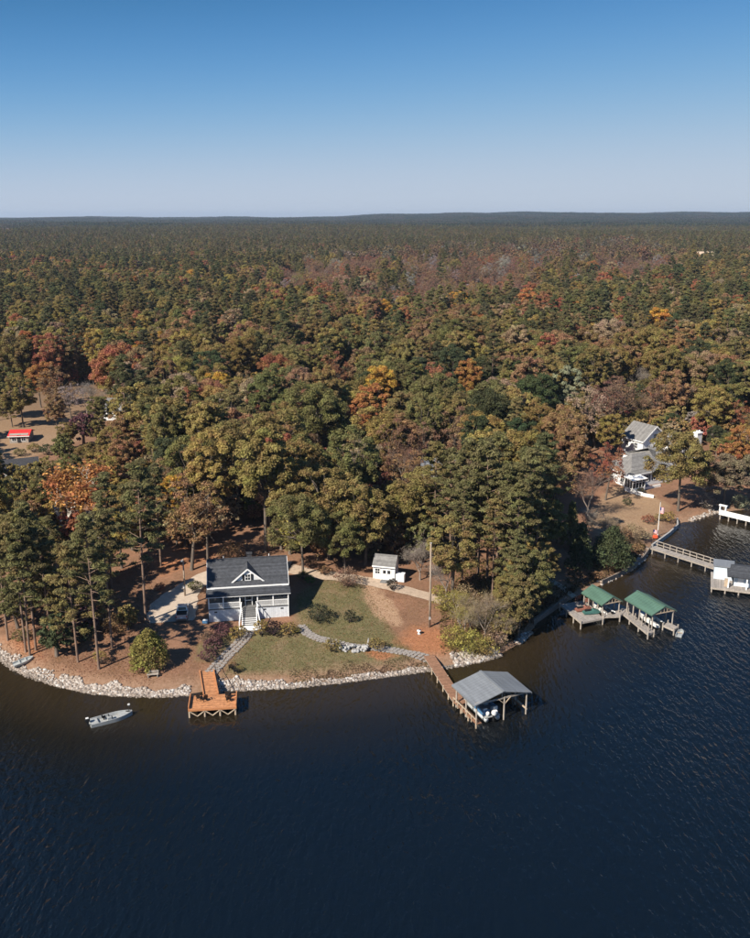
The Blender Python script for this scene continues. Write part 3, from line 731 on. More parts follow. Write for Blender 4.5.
# trees one can pick out: (u, v, how, kind, variant, tint, scale, label); 'b' pixel of the trunk's foot, 'c' pixel of the crown's centre
HAND = [
    (99, 669, 'b', 'pine', 0, 'pine', .92, 'tall pine with a bare trunk standing right behind the white stones'),
    (112, 648, 'b', 'pine', 3, 'pine', .85, 'tall pine a few steps behind the shore pine with bare trunk'),
    (146, 622, 'b', 'pine', 1, 'pine', .98, 'tall pine beside the parking pad of the grey-roofed house'),
    (78, 662, 'b', 'pine', 4, 'pine_y', .82, None), (30, 656, 'b', 'pine', 2, 'pine', .86, None), (26, 652, 'b', 'pine', 3, 'pine_y', .85, None),
    (36, 650, 'b', 'pine', 0, 'pine', .9, None), (8, 640, 'b', 'pine', 4, 'pine', .85, None), (-14, 632, 'b', 'pine', 1, 'pine', .85, None), (50, 632, 'b', 'pine', 2, 'pine', .74, None),
    (58, 615, 'b', 'pine', 1, 'pine', .62, None), (24, 612, 'b', 'pine', 4, 'pine_y', .72, None), (96, 618, 'b', 'pine', 0, 'pine_y', .66, None), (112, 588, 'b', 'pine', 3, 'pine', .8, None),
    (4, 606, 'b', 'oak', 1, 'olive', .9, None), (34, 590, 'b', 'oak', 3, 'green', .7, None), (-30, 605, 'b', 'pine', 0, 'pine', .9, None), (-45, 640, 'b', 'pine', 2, 'pine', .9, None),
    (161, 566, 'b', 'pine', 4, 'pine', .85, 'pine with dark trunk on red straw behind the driveway'),
    (192, 570, 'b', 'thin', 0, 'brown', 1.0, 'brown thin-leaved tree behind the driveway lamp post'),
    (208, 566, 'b', 'thin', 1, 'brown', .8, 'small brown tree at the left rear corner of the grey-roofed house'),
    (122, 568, 'b', 'oak', 2, 'yolive', .75, None), (100, 586, 'b', 'oak', 0, 'olive', .6, None),
    (18, 628, 'b', 'low', 1, 'green', .9, None), (45, 618, 'b', 'oak', 4, 'olive', .5, None), (74, 628, 'b', 'low', 0, 'olive', .95, None), (105, 622, 'b', 'low', 1, 'brown', .8, None), (128, 630, 'b', 'low', 0, 'olive', .6, None), (12, 585, 'b', 'oak', 5, 'green', .6, None), (85, 596, 'b', 'oak', 6, 'yolive', .55, None), (90, 632, 'b', 'low', 0, 'plum', .7, 'small dark red tree under the shore pines'), (62, 606, 'b', 'low', 1, 'rust', .8, 'small rust-red tree under the shore pines'),
    (57, 656, 'b', 'low', 0, 'dkgreen', .95, 'small dark green magnolia behind the white stones'),
    (150, 667, 'b', 'round', 0, 'lime', .95, 'bright yellow-green rounded tree near the white stones'),
    (66, 548, 'b', 'sycamore', 0, 'orange', 1.12, 'orange sycamore with bare white limbs'),
    (266, 552, 'b', 'tall', 0, 'olive', 1.15, 'tall oak with pale trunk behind the grey-roofed house'),
    (302, 525, 'c', 'oak', 1, 'green', .78, 'dense green oak behind the right end of the grey-roofed house'),
    (345, 535, 'c', 'oak', 3, 'green', .62, 'green oak at the forest edge left of the white shed'),
    (328, 500, 'c', 'oak', 0, 'olive', .95, None), (365, 505, 'c', 'oak', 4, 'olive', .95, None), (236, 455, 'c', 'oak', 1, 'olive', 1.05, None), (275, 440, 'c', 'oak', 3, 'olive', 1.1, None),
    (205, 470, 'c', 'tall', 1, 'yolive', 1.0, None), (318, 415, 'c', 'oak', 1, 'green', 1.1, None), (352, 465, 'c', 'oak', 2, 'green', 1.0, None), (300, 470, 'c', 'oak', 0, 'olive', 1.0, None),
    (318, 560, 'b', 'low', 1, 'brown', .6, 'small brown tree at the gravel road by the house'),
    (170, 498, 'c', 'tall', 1, 'amber', .62, 'bright yellow-orange young tree among olive trees'),
    (82, 425, 'c', 'low', 1, 'plum', 1.35, 'dark purple tree beside the tan meadow'),
    (38, 378, 'c', 'oak', 3, 'orange', .8, 'orange tree at the back of the tan meadow'),
    (20, 395, 'c', 'oak', 2, 'olive', .8, None), (55, 385, 'c', 'thin', 0, 'brown', .9, None), (-6, 385, 'c', 'oak', 0, 'green', .9, None), (85, 388, 'c', 'bare', 0, 'grey', .9, None),
    (2, 500, 'c', 'oak', 2, 'olive', .55, None), (48, 492, 'c', 'oak', 4, 'green', .58, None), (100, 472, 'c', 'oak', 0, 'yolive', .62, None), (112, 448, 'c', 'oak', 2, 'olive', .66, None), (62, 448, 'c', 'low', 1, 'green', 1.1, None), (12, 486, 'c', 'low', 0, 'green', 1.0, None), (62, 440, 'c', 'oak', 4, 'green', .42, None), (68, 432, 'c', 'oak', 0, 'olive', .42, None), (55, 408, 'c', 'oak', 5, 'brown', .55, None), (10, 405, 'c', 'oak', 6, 'olive', .55, None), (88, 452, 'c', 'oak', 6, 'olive', .5, None), (72, 470, 'c', 'oak', 5, 'green', .5, None), (122, 458, 'c', 'oak', 5, 'brown', .6, None), (28, 500, 'c', 'oak', 6, 'olive', .5, None), (95, 425, 'c', 'oak', 4, 'olive', .5, None), (44, 468, 'c', 'low', 1, 'olive', 1.05, None), (26, 473, 'c', 'low', 0, 'olive', 1.0, None), (40, 476, 'c', 'low', 1, 'green', .95, None), (10, 472, 'c', 'low', 1, 'olive', .9, None), (-10, 462, 'c', 'oak', 4, 'green', .6, None), (120, 430, 'c', 'oak', 3, 'brown', .7, None), (100, 405, 'c', 'oak', 4, 'green', .62, None), (70, 398, 'c', 'thin', 1, 'grey', .7, None),
    (385, 386, 'c', 'oak', 3, 'amber', 1.0, 'amber yellow tree in the middle of the forest'), (368, 402, 'c', 'oak', 4, 'orange', .95, None), (470, 380, 'c', 'tall', 0, 'orange', .88, 'orange tree beside a dark pine gap'),
    (345, 425, 'c', 'thin', 1, 'rust', .8, 'small red-brown tree among green oaks'), (312, 432, 'c', 'bare', 1, 'mauve', .95, 'mauve leafless tree among green oaks'),
    (335, 370, 'c', 'thin', 0, 'rust', .9, None), (248, 378, 'c', 'low', 0, 'orange', .8, None), (405, 455, 'c', 'bare', 0, 'mauve', 1.05, 'bare brown-mauve tree beside a half-hidden house'),
    (410, 478, 'c', 'thin', 0, 'brown', .85, None), (333, 488, 'c', 'low', 0, 'rust', .9, None),
    (565, 390, 'c', 'oak', 2, 'pale', .92, 'pale yellow-green tree behind the lakeside pines'), (588, 410, 'c', 'thin', 1, 'peach', 1.08, 'peach-coloured tree left of the white house'),
    (608, 425, 'c', 'oak', 4, 'yolive', .7, None), (560, 430, 'c', 'oak', 0, 'brown', .9, None), (575, 445, 'c', 'oak', 4, 'brown', .85, None),
    (678, 511, 'b', 'oak', 1, 'olive', .95, 'large olive-green tree in front of the white house'),
    (724, 510, 'b', 'oak', 6, 'greyolive', .80, 'grey-olive tree behind the white dock'), (752, 505, 'b', 'oak', 3, 'greyolive', .72, None), (742, 448, 'c', 'oak', 2, 'orange', .72, 'orange tree behind the grey-olive tree'),
    (590, 478, 'c', 'bare', 0, 'mauve', .95, 'mauve leafless tree left of the white house'), (608, 465, 'c', 'thin', 0, 'rust', .75, 'rust brown tree touching the white house roof'),
    (588, 510, 'c', 'bare', 1, 'grey', .7, 'pale grey leafless tree above the juniper'), (610, 520, 'c', 'bare', 0, 'tan', .6, None),
    (580, 570, 'b', 'cedar', 0, 'dkgreen', .95, 'dark narrow cedar left of the rounded juniper'), (570, 548, 'b', 'cedar', 1, 'green', .9, None),
    (611, 566, 'b', 'juniper', 0, 'dkgreen', .95, 'broad dark green juniper on the bank above the green boathouses'),
    (637, 368, 'c', 'bare', 1, 'grey', 1.0, 'pale grey leafless tree in the dark woods'), (592, 342, 'c', 'bare', 0, 'mauve', 1.1, None), (655, 398, 'c', 'thin', 0, 'mauve', .8, None),
    (672, 392, 'c', 'oak', 2, 'brown', .85, None), (715, 405, 'c', 'oak', 0, 'yolive', .85, None), (735, 415, 'c', 'thin', 1, 'rust', .7, None),
    # lakeside pine grove right of the lawn
    (452, 600, 'b', 'oak', 2, 'olive', .75, None), (478, 575, 'b', 'pine', 4, 'pine', 1.0, None), (487, 580, 'b', 'pine', 2, 'pine', 1.05, None), (468, 568, 'b', 'pine', 0, 'pine', .95, None),
    (503, 590, 'b', 'pine', 4, 'pine', 1.0, None), (512, 605, 'b', 'pine', 2, 'pine', .88, None), (522, 590, 'b', 'pine', 1, 'pine', .95, None), (497, 560, 'b', 'pine', 2, 'pine', 1.0, None),
    (520, 566, 'b', 'pine', 4, 'pine', 1.0, None), (535, 575, 'b', 'pine', 0, 'pine', .9, None), (450, 560, 'b', 'pine', 4, 'pine', .95, None), (434, 556, 'b', 'pine', 2, 'pine_y', .9, None),
    (422, 548, 'b', 'oak', 4, 'olive', .9, None), (405, 552, 'b', 'oak', 3, 'olive', .8, None), (540, 552, 'b', 'pine', 2, 'pine_d', .95, None),
    (518, 636, 'b', 'oak', 4, 'pine_y', .58, 'yellow-green leaning oak at the water edge of the pine grove'), (529, 622, 'b', 'oak', 2, 'green', .62, 'green oak on the timber-walled bank'),
    (508, 622, 'b', 'oak', 0, 'olive', .45, None), (526, 602, 'b', 'oak', 4, 'yolive', .62, None), (500, 640, 'b', 'low', 0, 'olive', .8, None),
    (462, 582, 'b', 'pine', 3, 'pine', .72, None), (492, 600, 'b', 'pine', 3, 'pine_y', .7, None), (508, 582, 'b', 'pine', 0, 'pine', .8, None), (514, 616, 'b', 'pine', 4, 'pine', .66, None), (540, 596, 'b', 'oak', 2, 'olive', .5, None), (545, 566, 'b', 'oak', 0, 'green', .7, None), (492, 622, 'b', 'bare', 1, 'tan', .5, None), (500, 646, 'b', 'bare', 0, 'tan', .5, None), (462, 640, 'b', 'bare', 0, 'yellow', .5, None),
    (420, 580, 'b', 'bare', 1, 'grey', .7, 'leafless grey tree between the white shed and the tall wooden pole'), (446, 598, 'b', 'bare', 0, 'grey', .75, 'leafless grey tree at the end of the gravel road'), (470, 632, 'b', 'bare', 1, 'tan', .58, 'low bare tan thicket tree beside the red clay'),
    (485, 640, 'b', 'bare', 0, 'tan', .68, None), (458, 622, 'b', 'bare', 1, 'yellow', .55, None),
]
LBL = {'pine': 'olive green pine', 'pine_y': 'yellow-green pine', 'pine_d': 'dark green pine'}
CN = dict(olive='olive green', green='green', dkgreen='dark green', brown='brown', tan='tan', orange='orange', amber='amber yellow', rust='rust brown', mauve='mauve brown',
          plum='purple', grey='grey', pale='pale yellow', yellow='yellow', yolive='yellow-olive', peach='peach', lime='yellow-green', greyolive='grey-olive', pine='olive green', pine_y='yellow-green', pine_d='dark green')
KN = dict(oak='round-crowned hardwood', tall='tall narrow hardwood', thin='thin-leaved hardwood', pine='pine', bare='leafless tree', sycamore='sycamore', cedar='cedar', juniper='juniper', round='rounded tree', low='young tree')
LANDMARK = [(n, *P(u, v)[:2]) for n, u, v in (
    ('grey-roofed cottage', 249, 600), ('white shed', 385, 570), ('driveway lamp post', 185, 596), ('silver pickup truck', 181, 615), ('tall plain wooden pole', 429, 627), ('utility pole', 451, 592),
    ('white riprap stones', 90, 675), ('orange sycamore', 66, 548), ('dark-roofed grey house', 24, 474), ('red-roofed shed', 23, 441), ('tan meadow', 60, 415), ('half-hidden white house by the meadow', 132, 418),
    ('half-hidden pale house', 441, 485), ('pale-trunked tall oak', 266, 552), ('rounded juniper', 611, 566), ('large white house', 650, 470), ('white dock', 735, 515), ('timber retaining wall', 548, 610), ('gravel road', 330, 576), ('rowing boat', 24, 664))]
LANDMARK += [(n, *at_crown(u, v, h)) for n, u, v, h in (('amber yellow tree', 385, 388, 14.4), ('orange tree by the dark gap', 470, 382, 14.6), ('bright yellow-orange young tree', 170, 498, 12), ('purple tree', 82, 425, 8.8),
    ('orange meadow tree', 38, 378, 13.6), ('mauve leafless tree', 312, 432, 12.4), ('bare brown-mauve tree', 405, 455, 13.6), ('pale yellow-green tree', 565, 392, 13.6), ('peach-coloured tree', 588, 412, 14.7), ('pale grey leafless tree', 637, 368, 13))]
def area(x, y, s=1.0):
    n, lx, ly = min(LANDMARK, key=lambda q: math.hypot(q[1] - x, q[2] - y))
    dx, dy = x - lx, y - ly; d = math.hypot(dx, dy)
    w = ('right behind', 'behind', 'far behind') if dy > abs(dx) * .6 else ('just in front of', 'in front of', 'well in front of') if dy < -abs(dx) * .6 else ('close beside', 'beside', 'some way beside')
    return ('' if .84 < s < 1.0 else ('small ' if s <= .84 else 'big ')), (w[0] if d < 9 else w[1] if d < 24 else w[2]) + ' the ' + n
def tree_label(c, kind, x, y, s):
    z, a = area(x, y, s); return z + CN[c] + ' ' + KN[kind] + ' ' + a
for (u, v, how, kind, var, tn, s, lab) in HAND:
    H = TREE_INFO[kind][1] * s
    if how == 'b':
        p = P(u, v); x, y = p.x, p.y
    else:
        x, y = at_crown(u, v, H)
    l = lab or tree_label(tn, kind, x, y, s)
    add_tree(kind, var, x, y, jit(TINT[tn], .06), s, label=l, group='trees of the lakeside woods', rz=2.4 if kind == 'sycamore' else None, sxy=1.25 if kind == 'sycamore' else 1.0)
    placed.append((x, y))
    if how == 'c' and (lab or tn not in ('olive', 'green')) or kind == 'sycamore':
        SELF_H.append((*proj(x, y, Ts(x, y) + H * .58), math.hypot(x, y)))
    N_TREES += 1

# the rest of the forest, on a jittered grid
CLEAR = [pxpoly(q) for q in (
    [(-140, 720), (-120, 590), (-20, 575), (60, 560), (130, 552), (215, 545), (258, 553), (300, 556), (345, 560), (420, 566), (460, 545), (560, 545), (575, 556), (600, 600), (480, 700), (200, 740)],
    [(-70, 530), (-70, 398), (96, 385), (128, 420), (122, 470), (112, 530)],
    [(552, 590), (562, 510), (580, 458), (612, 442), (706, 447), (740, 478), (900, 485), (900, 560), (650, 580)],
    [(222, 556), (232, 512), (250, 512), (252, 556)],
    [(405, 545), (428, 482), (428, 455), (452, 455), (456, 482), (450, 520)])]
BURN = np.array([G(u, v, 12)[:2] for u, v in [(230, 296), (300, 270), (460, 258), (620, 253), (690, 268), (650, 296), (540, 312), (420, 326), (310, 316)]])
FIELD = np.array([G(u, v, 20)[:2] for u, v in [(-40, 240), (-40, 233), (22, 233), (22, 240)]])
pl = np.array(placed)
def scatter(y0, y1, sp, half):
    xs = np.arange(-half * y1 - 60, half * y1 + 60, sp); ys = np.arange(y0, y1, sp * .9)
    X, Y = [q.ravel() for q in np.meshgrid(xs, ys)]
    X = X + rng.uniform(-.45, .45, X.shape) * sp; Y = Y + rng.uniform(-.45, .45, Y.shape) * sp
    k = np.abs(X) < half * Y + 55
    return X[k], Y[k]
def pick(X, Y, near):
    """kind, tint for each spot"""
    w1 = wob(X, Y, 38.0, .7) + rng.normal(0, .35, X.shape); w2 = wob(X, Y, 70.0, 3.0) + rng.normal(0, .3, X.shape)
    burn = pip(X, Y, BURN)
    out = []
    for i in range(len(X)):
        q = random.random()
        if burn[i] + .55 * math.sin(X[i] / 31.0 + Y[i] / 47.0) * math.cos(X[i] / 53.0 - Y[i] / 29.0) + random.gauss(0, .22) > .42:
            out.append(('low' if q < .72 else 'thin' if q < .86 else 'bare', random.choice(['mauve', 'mauve', 'mauve', 'brown', 'rust', 'mauve', 'grey', 'olive']))); continue
        pinep = .10 + .18 * w1[i] + (.30 if Y[i] > 300 else 0) + (.08 if Y[i] > 800 else 0)
        if q < pinep:
            out.append(('pine', random.choice(['pine', 'pine', 'pine_d', 'pine_d', 'pine_y']))); continue
        z = w2[i] + random.gauss(0, .35)
        if z > .62: c = random.choice(['orange', 'rust', 'brown', 'amber', 'brown', 'tan', 'rust'])
        elif z > .0: c = random.choice(['brown', 'yolive', 'brown', 'olive', 'tan', 'yolive', 'rust'])
        elif z > -.6: c = random.choice(['olive', 'olive', 'green', 'yolive', 'olive', 'brown'])
        else: c = random.choice(['green', 'dkgreen', 'olive', 'green', 'mauve'])
        k = random.choice(['oak', 'oak', 'oak', 'tall', 'thin' if c in ('brown', 'tan', 'orange', 'rust') else 'oak'])
        if c == 'mauve': k = 'thin'
        if random.random() < .11: k, c = 'bare', random.choice(['grey', 'mauve', 'tan'])
        out.append((k, c))
    return out
def keep_mask(X, Y, mind=4.2):
    d = shore_d(X, Y); k = d > 4
    for c in CLEAR: k &= ~pip(X, Y, c)
    k &= ~pip(X, Y, FIELD)
    for x, y in placed: k &= np.hypot(X - x, Y - y) > mind
    return k
X1, Y1 = scatter(112, 900, 6.6, .47)
k = keep_mask(X1, Y1)
X1, Y1 = X1[k], Y1[k]
Z1 = T(X1, Y1); K1 = pick(X1, Y1, True)
order = np.argsort(np.hypot(X1, Y1))
U1 = 375 + X1 / (Y1 * math.cos(TH) + (CAM_H - Z1 - 8) * math.sin(TH)) * FPX
N_SINGLE = 300
stuff_rows = []
for i in order:
    kind, c = K1[i]
    x, y = float(X1[i]), float(Y1[i])
    s = random.uniform(.74, 1.08) * (.92 if kind == 'pine' else 1.0)
    tint = jit(TINT[c]); var = random.randrange(10); rz = random.uniform(0, 6.28)
    inview = -40 < U1[i] < 790
    hh = TREE_INFO[kind][1] * s; dist = math.hypot(x, y)
    if dist < 330:
        uu, vt = proj(x, y, float(Z1[i]) + hh); wpx = 4.6 * s / dist * FPX
        if any(dist < hd - 2 and abs(uu - hu) < wpx + 12 and vt < hv - 4 for hu, hv, hd in SELF_H):
            s *= .45
            if vt + hh * .55 / dist * FPX * .95 < min(hv for hu, hv, hd in SELF_H if dist < hd - 2 and abs(uu - hu) < wpx + 12 and vt < hv - 4) - 4: continue
    if N_TREES < N_SINGLE and inview:
        l = tree_label(c, kind, x, y, s)
        add_tree(kind, var, x, y, tint, s, rz, random.uniform(.78, 1.14), l, 'trees of the lakeside woods', float(Z1[i]))
        N_TREES += 1
    else:
        stuff_rows.append((x, y, float(Z1[i]), kind, var, tint, s, rz))

XU, YU = scatter(112, 340, 4.3, .47)
ku = keep_mask(XU, YU, 2.0); XU, YU = XU[ku], YU[ku]; ZU = T(XU, YU)
under_rows = [(float(XU[i]), float(YU[i]), float(ZU[i]), 'low', random.randrange(2), jit(TINT[random.choice(['olive', 'brown', 'green', 'yolive', 'rust', 'tan', 'olive'])]), random.uniform(.5, 1.15), random.uniform(0, 6.28)) for i in range(len(XU))]
# far forest: instances on points (one mass of wood nobody could count)
PROTO = bpy.data.collections.new('forest_tree_shapes')
PIDX = {}
def proto_join(name, tm, cm):
    me = bpy.data.meshes.new(name)
    import bmesh
    bm = bmesh.new(); bm.from_mesh(tm); n0 = len(bm.faces); bm.from_mesh(cm)
    bm.faces.ensure_lookup_table()
    for f in bm.faces[n0:]: f.material_index = 1
    bm.to_mesh(me); bm.free()
    me.materials.append(tm.materials[0]); me.materials.append(cm.materials[0])
    return me
def add_proto(key, me):
    o = bpy.data.objects.new('%03d_shape' % len(PIDX), me); PROTO.objects.link(o); PIDX[key] = len(PIDX)
for kd in ('oak', 'tall', 'thin', 'pine', 'bare', 'low'):
    for j, (tm, cm) in enumerate(KINDS[kd]): add_proto((kd, j), proto_join(kd, tm, cm))
LOW = {'oak': [make_oak(101, 17, 5.6, per=10, size=.75, nc=30), make_oak(102, 18, 5.0, per=10, size=.75, nc=30)],
       'pine': [make_pine(103, 24, per=22, size=.62, nb=18), make_pine(104, 23, per=22, size=.62, base=.4, nb=20)],
       'low': [make_oak(105, 7, 2.8, per=14, size=.5, nc=14, low=.1)]}
for kd in LOW:
    for j, (tm, cm) in enumerate(LOW[kd]): add_proto(('L' + kd, j), proto_join('L' + kd, tm, cm))
def patch_mesh(seed, W=70.0, n=64):
    r = np.random.default_rng(seed); Vs = []; Fs = []; o = 0
    for i in range(n):
        x, y = r.uniform(-W / 2, W / 2, 2); H = r.uniform(14, 21); rad = r.uniform(2.6, 4.2); m = 26
        d = unit(r.normal(size=(m, 3))); d[:, 2] = np.abs(d[:, 2])
        c = d * np.array([rad, rad, H * .42]) * .8 + [x, y, H * .55]
        V, F = cards(c, r.uniform(1.1, 1.9, m), unit(d + .6 * r.normal(size=(m, 3))), .7, r)
        Vs.append(V); Fs.append(F + o); o += len(V)
    return npmesh('patch', np.vstack(Vs), np.vstack(Fs), 'leaf')
for j in range(3): add_proto(('patch', j), patch_mesh(200 + j))
def forest_nodes():
    ng = bpy.data.node_groups.new('forest_scatter', 'GeometryNodeTree')
    ng.interface.new_socket('Geometry', in_out='INPUT', socket_type='NodeSocketGeometry')
    ng.interface.new_socket('Geometry', in_out='OUTPUT', socket_type='NodeSocketGeometry')
    n = ng.nodes; gi = n.new('NodeGroupInput'); go = n.new('NodeGroupOutput')
    ci = n.new('GeometryNodeCollectionInfo'); ci.inputs['Collection'].default_value = PROTO
    ci.inputs['Separate Children'].default_value = True; ci.inputs['Reset Children'].default_value = True
    iop = n.new('GeometryNodeInstanceOnPoints'); iop.inputs['Pick Instance'].default_value = True
    def na(nm, t):
        q = n.new('GeometryNodeInputNamedAttribute'); q.data_type = t; q.inputs[0].default_value = nm; return q.outputs[0]
    L = ng.links
    L.new(gi.outputs[0], iop.inputs['Points']); L.new(ci.outputs[0], iop.inputs['Instance'])
    L.new(na('pidx', 'INT'), iop.inputs['Instance Index']); L.new(na('rot', 'FLOAT_VECTOR'), iop.inputs['Rotation']); L.new(na('scl', 'FLOAT_VECTOR'), iop.inputs['Scale'])
    L.new(iop.outputs[0], go.inputs[0])
    return ng
FN = forest_nodes()
def stuff_forest(name, rows, label):
    """rows: x, y, z, proto index, tint, scale, rz"""
    me = bpy.data.meshes.new(name); n = len(rows)
    me.vertices.add(n); me.vertices.foreach_set('co', np.array([q[:3] for q in rows], np.float32).ravel())
    a = me.attributes.new('pidx', 'INT', 'POINT'); a.data.foreach_set('value', np.array([q[3] for q in rows], np.int32))
    for nm, f in (('tint', lambda q: q[4]), ('scl', lambda q: (q[5],) * 3), ('rot', lambda q: (0, 0, q[6]))):
        a = me.attributes.new(nm, 'FLOAT_VECTOR', 'POINT'); a.data.foreach_set('vector', np.array([f(q) for q in rows], np.float32).ravel())
    o = bpy.data.objects.new(name, me); C.objects.link(o)
    md = o.modifiers.new('scatter', 'NODES'); md.node_group = FN
    o['kind'] = 'stuff'; o['label'] = label; o['category'] = 'forest'
    return o
stuff_forest('forest', [(x, y, z, PIDX[(kd, var % len(KINDS[kd]))], t, s, rz) for x, y, z, kd, var, t, s, rz in stuff_rows], 'dense mixed autumn forest stretching away behind the houses')
stuff_forest('undergrowth', [(x, y, z, PIDX[(kd, var)], t, s, rz) for x, y, z, kd, var, t, s, rz in under_rows], 'saplings and undergrowth between the forest trees')
X2, Y2 = scatter(900, 2300, 9.0, .45); kk = ~pip(X2, Y2, FIELD); X2, Y2 = X2[kk], Y2[kk]
Z2 = T(X2, Y2, np.full(X2.shape, 500.0)); K2 = pick(X2, Y2, False)
rows = []
for i in range(len(X2)):
    kd, c = K2[i]; kd = kd if kd in LOW else 'oak'
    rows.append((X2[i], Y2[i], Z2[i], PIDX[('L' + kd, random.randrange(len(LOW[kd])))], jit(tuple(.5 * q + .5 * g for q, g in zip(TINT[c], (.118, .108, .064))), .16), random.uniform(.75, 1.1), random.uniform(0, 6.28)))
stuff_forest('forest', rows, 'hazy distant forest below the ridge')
X3, Y3 = scatter(2300, 8600, 62.0, .44); kk = ~pip(X3, Y3, FIELD); X3, Y3 = X3[kk], Y3[kk]; Z3 = T(X3, Y3, np.full(X3.shape, 500.0))
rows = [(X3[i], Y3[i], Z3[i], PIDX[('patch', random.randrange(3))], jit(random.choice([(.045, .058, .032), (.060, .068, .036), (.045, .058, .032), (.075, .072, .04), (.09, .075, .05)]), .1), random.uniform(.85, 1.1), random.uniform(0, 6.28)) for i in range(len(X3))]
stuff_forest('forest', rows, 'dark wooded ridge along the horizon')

# ------------------------------------------------------------------ the grey-roofed lake house
def window(parent, c, w, h, frame='white_trim', shutters=False, face=-1, axis='x', bars=1, name='window'):
    """a window on a wall facing -y (axis x) or along x (axis y); frame is the part, pane, bars and shutters its sub-parts"""
    x, y, z = c
    def bx(b, cx, cz, dx, dz, off, t):
        if axis == 'x': b.box((x + cx, y + face * off, z + cz), (dx, t, dz))
        else: b.box((x + face * off, y + cx, z + cz), (t, dx, dz))
    b = MB(); t = .09
    bx(b, 0, h / 2 + t / 2, w + 2 * t, t, .03, .08); bx(b, 0, -h / 2 - t / 2, w + 2 * t, t, .03, .10)
    for s in (-1, 1): bx(b, s * (w / 2 + t / 2), 0, t, h, .03, .08)
    o = b.build(name, frame, parent)
    b = MB(); bx(b, 0, 0, w, h, .015, .03); b.build('pane', 'window_glass', o)
    b = MB(); bx(b, 0, 0, w, .05, .035, .04)
    for k in range(bars): bx(b, w * ((k + 1) / (bars + 1) - .5), 0, .045, h, .037, .04)
    b.build('glazing_bar', frame, o)
    if shutters:
        for s in (-1, 1):
            b = MB(); bx(b, s * (w / 2 + t + .2), 0, .34, h + .1, .03, .06); b.build('shutter', 'shutter_black', o)
    return o

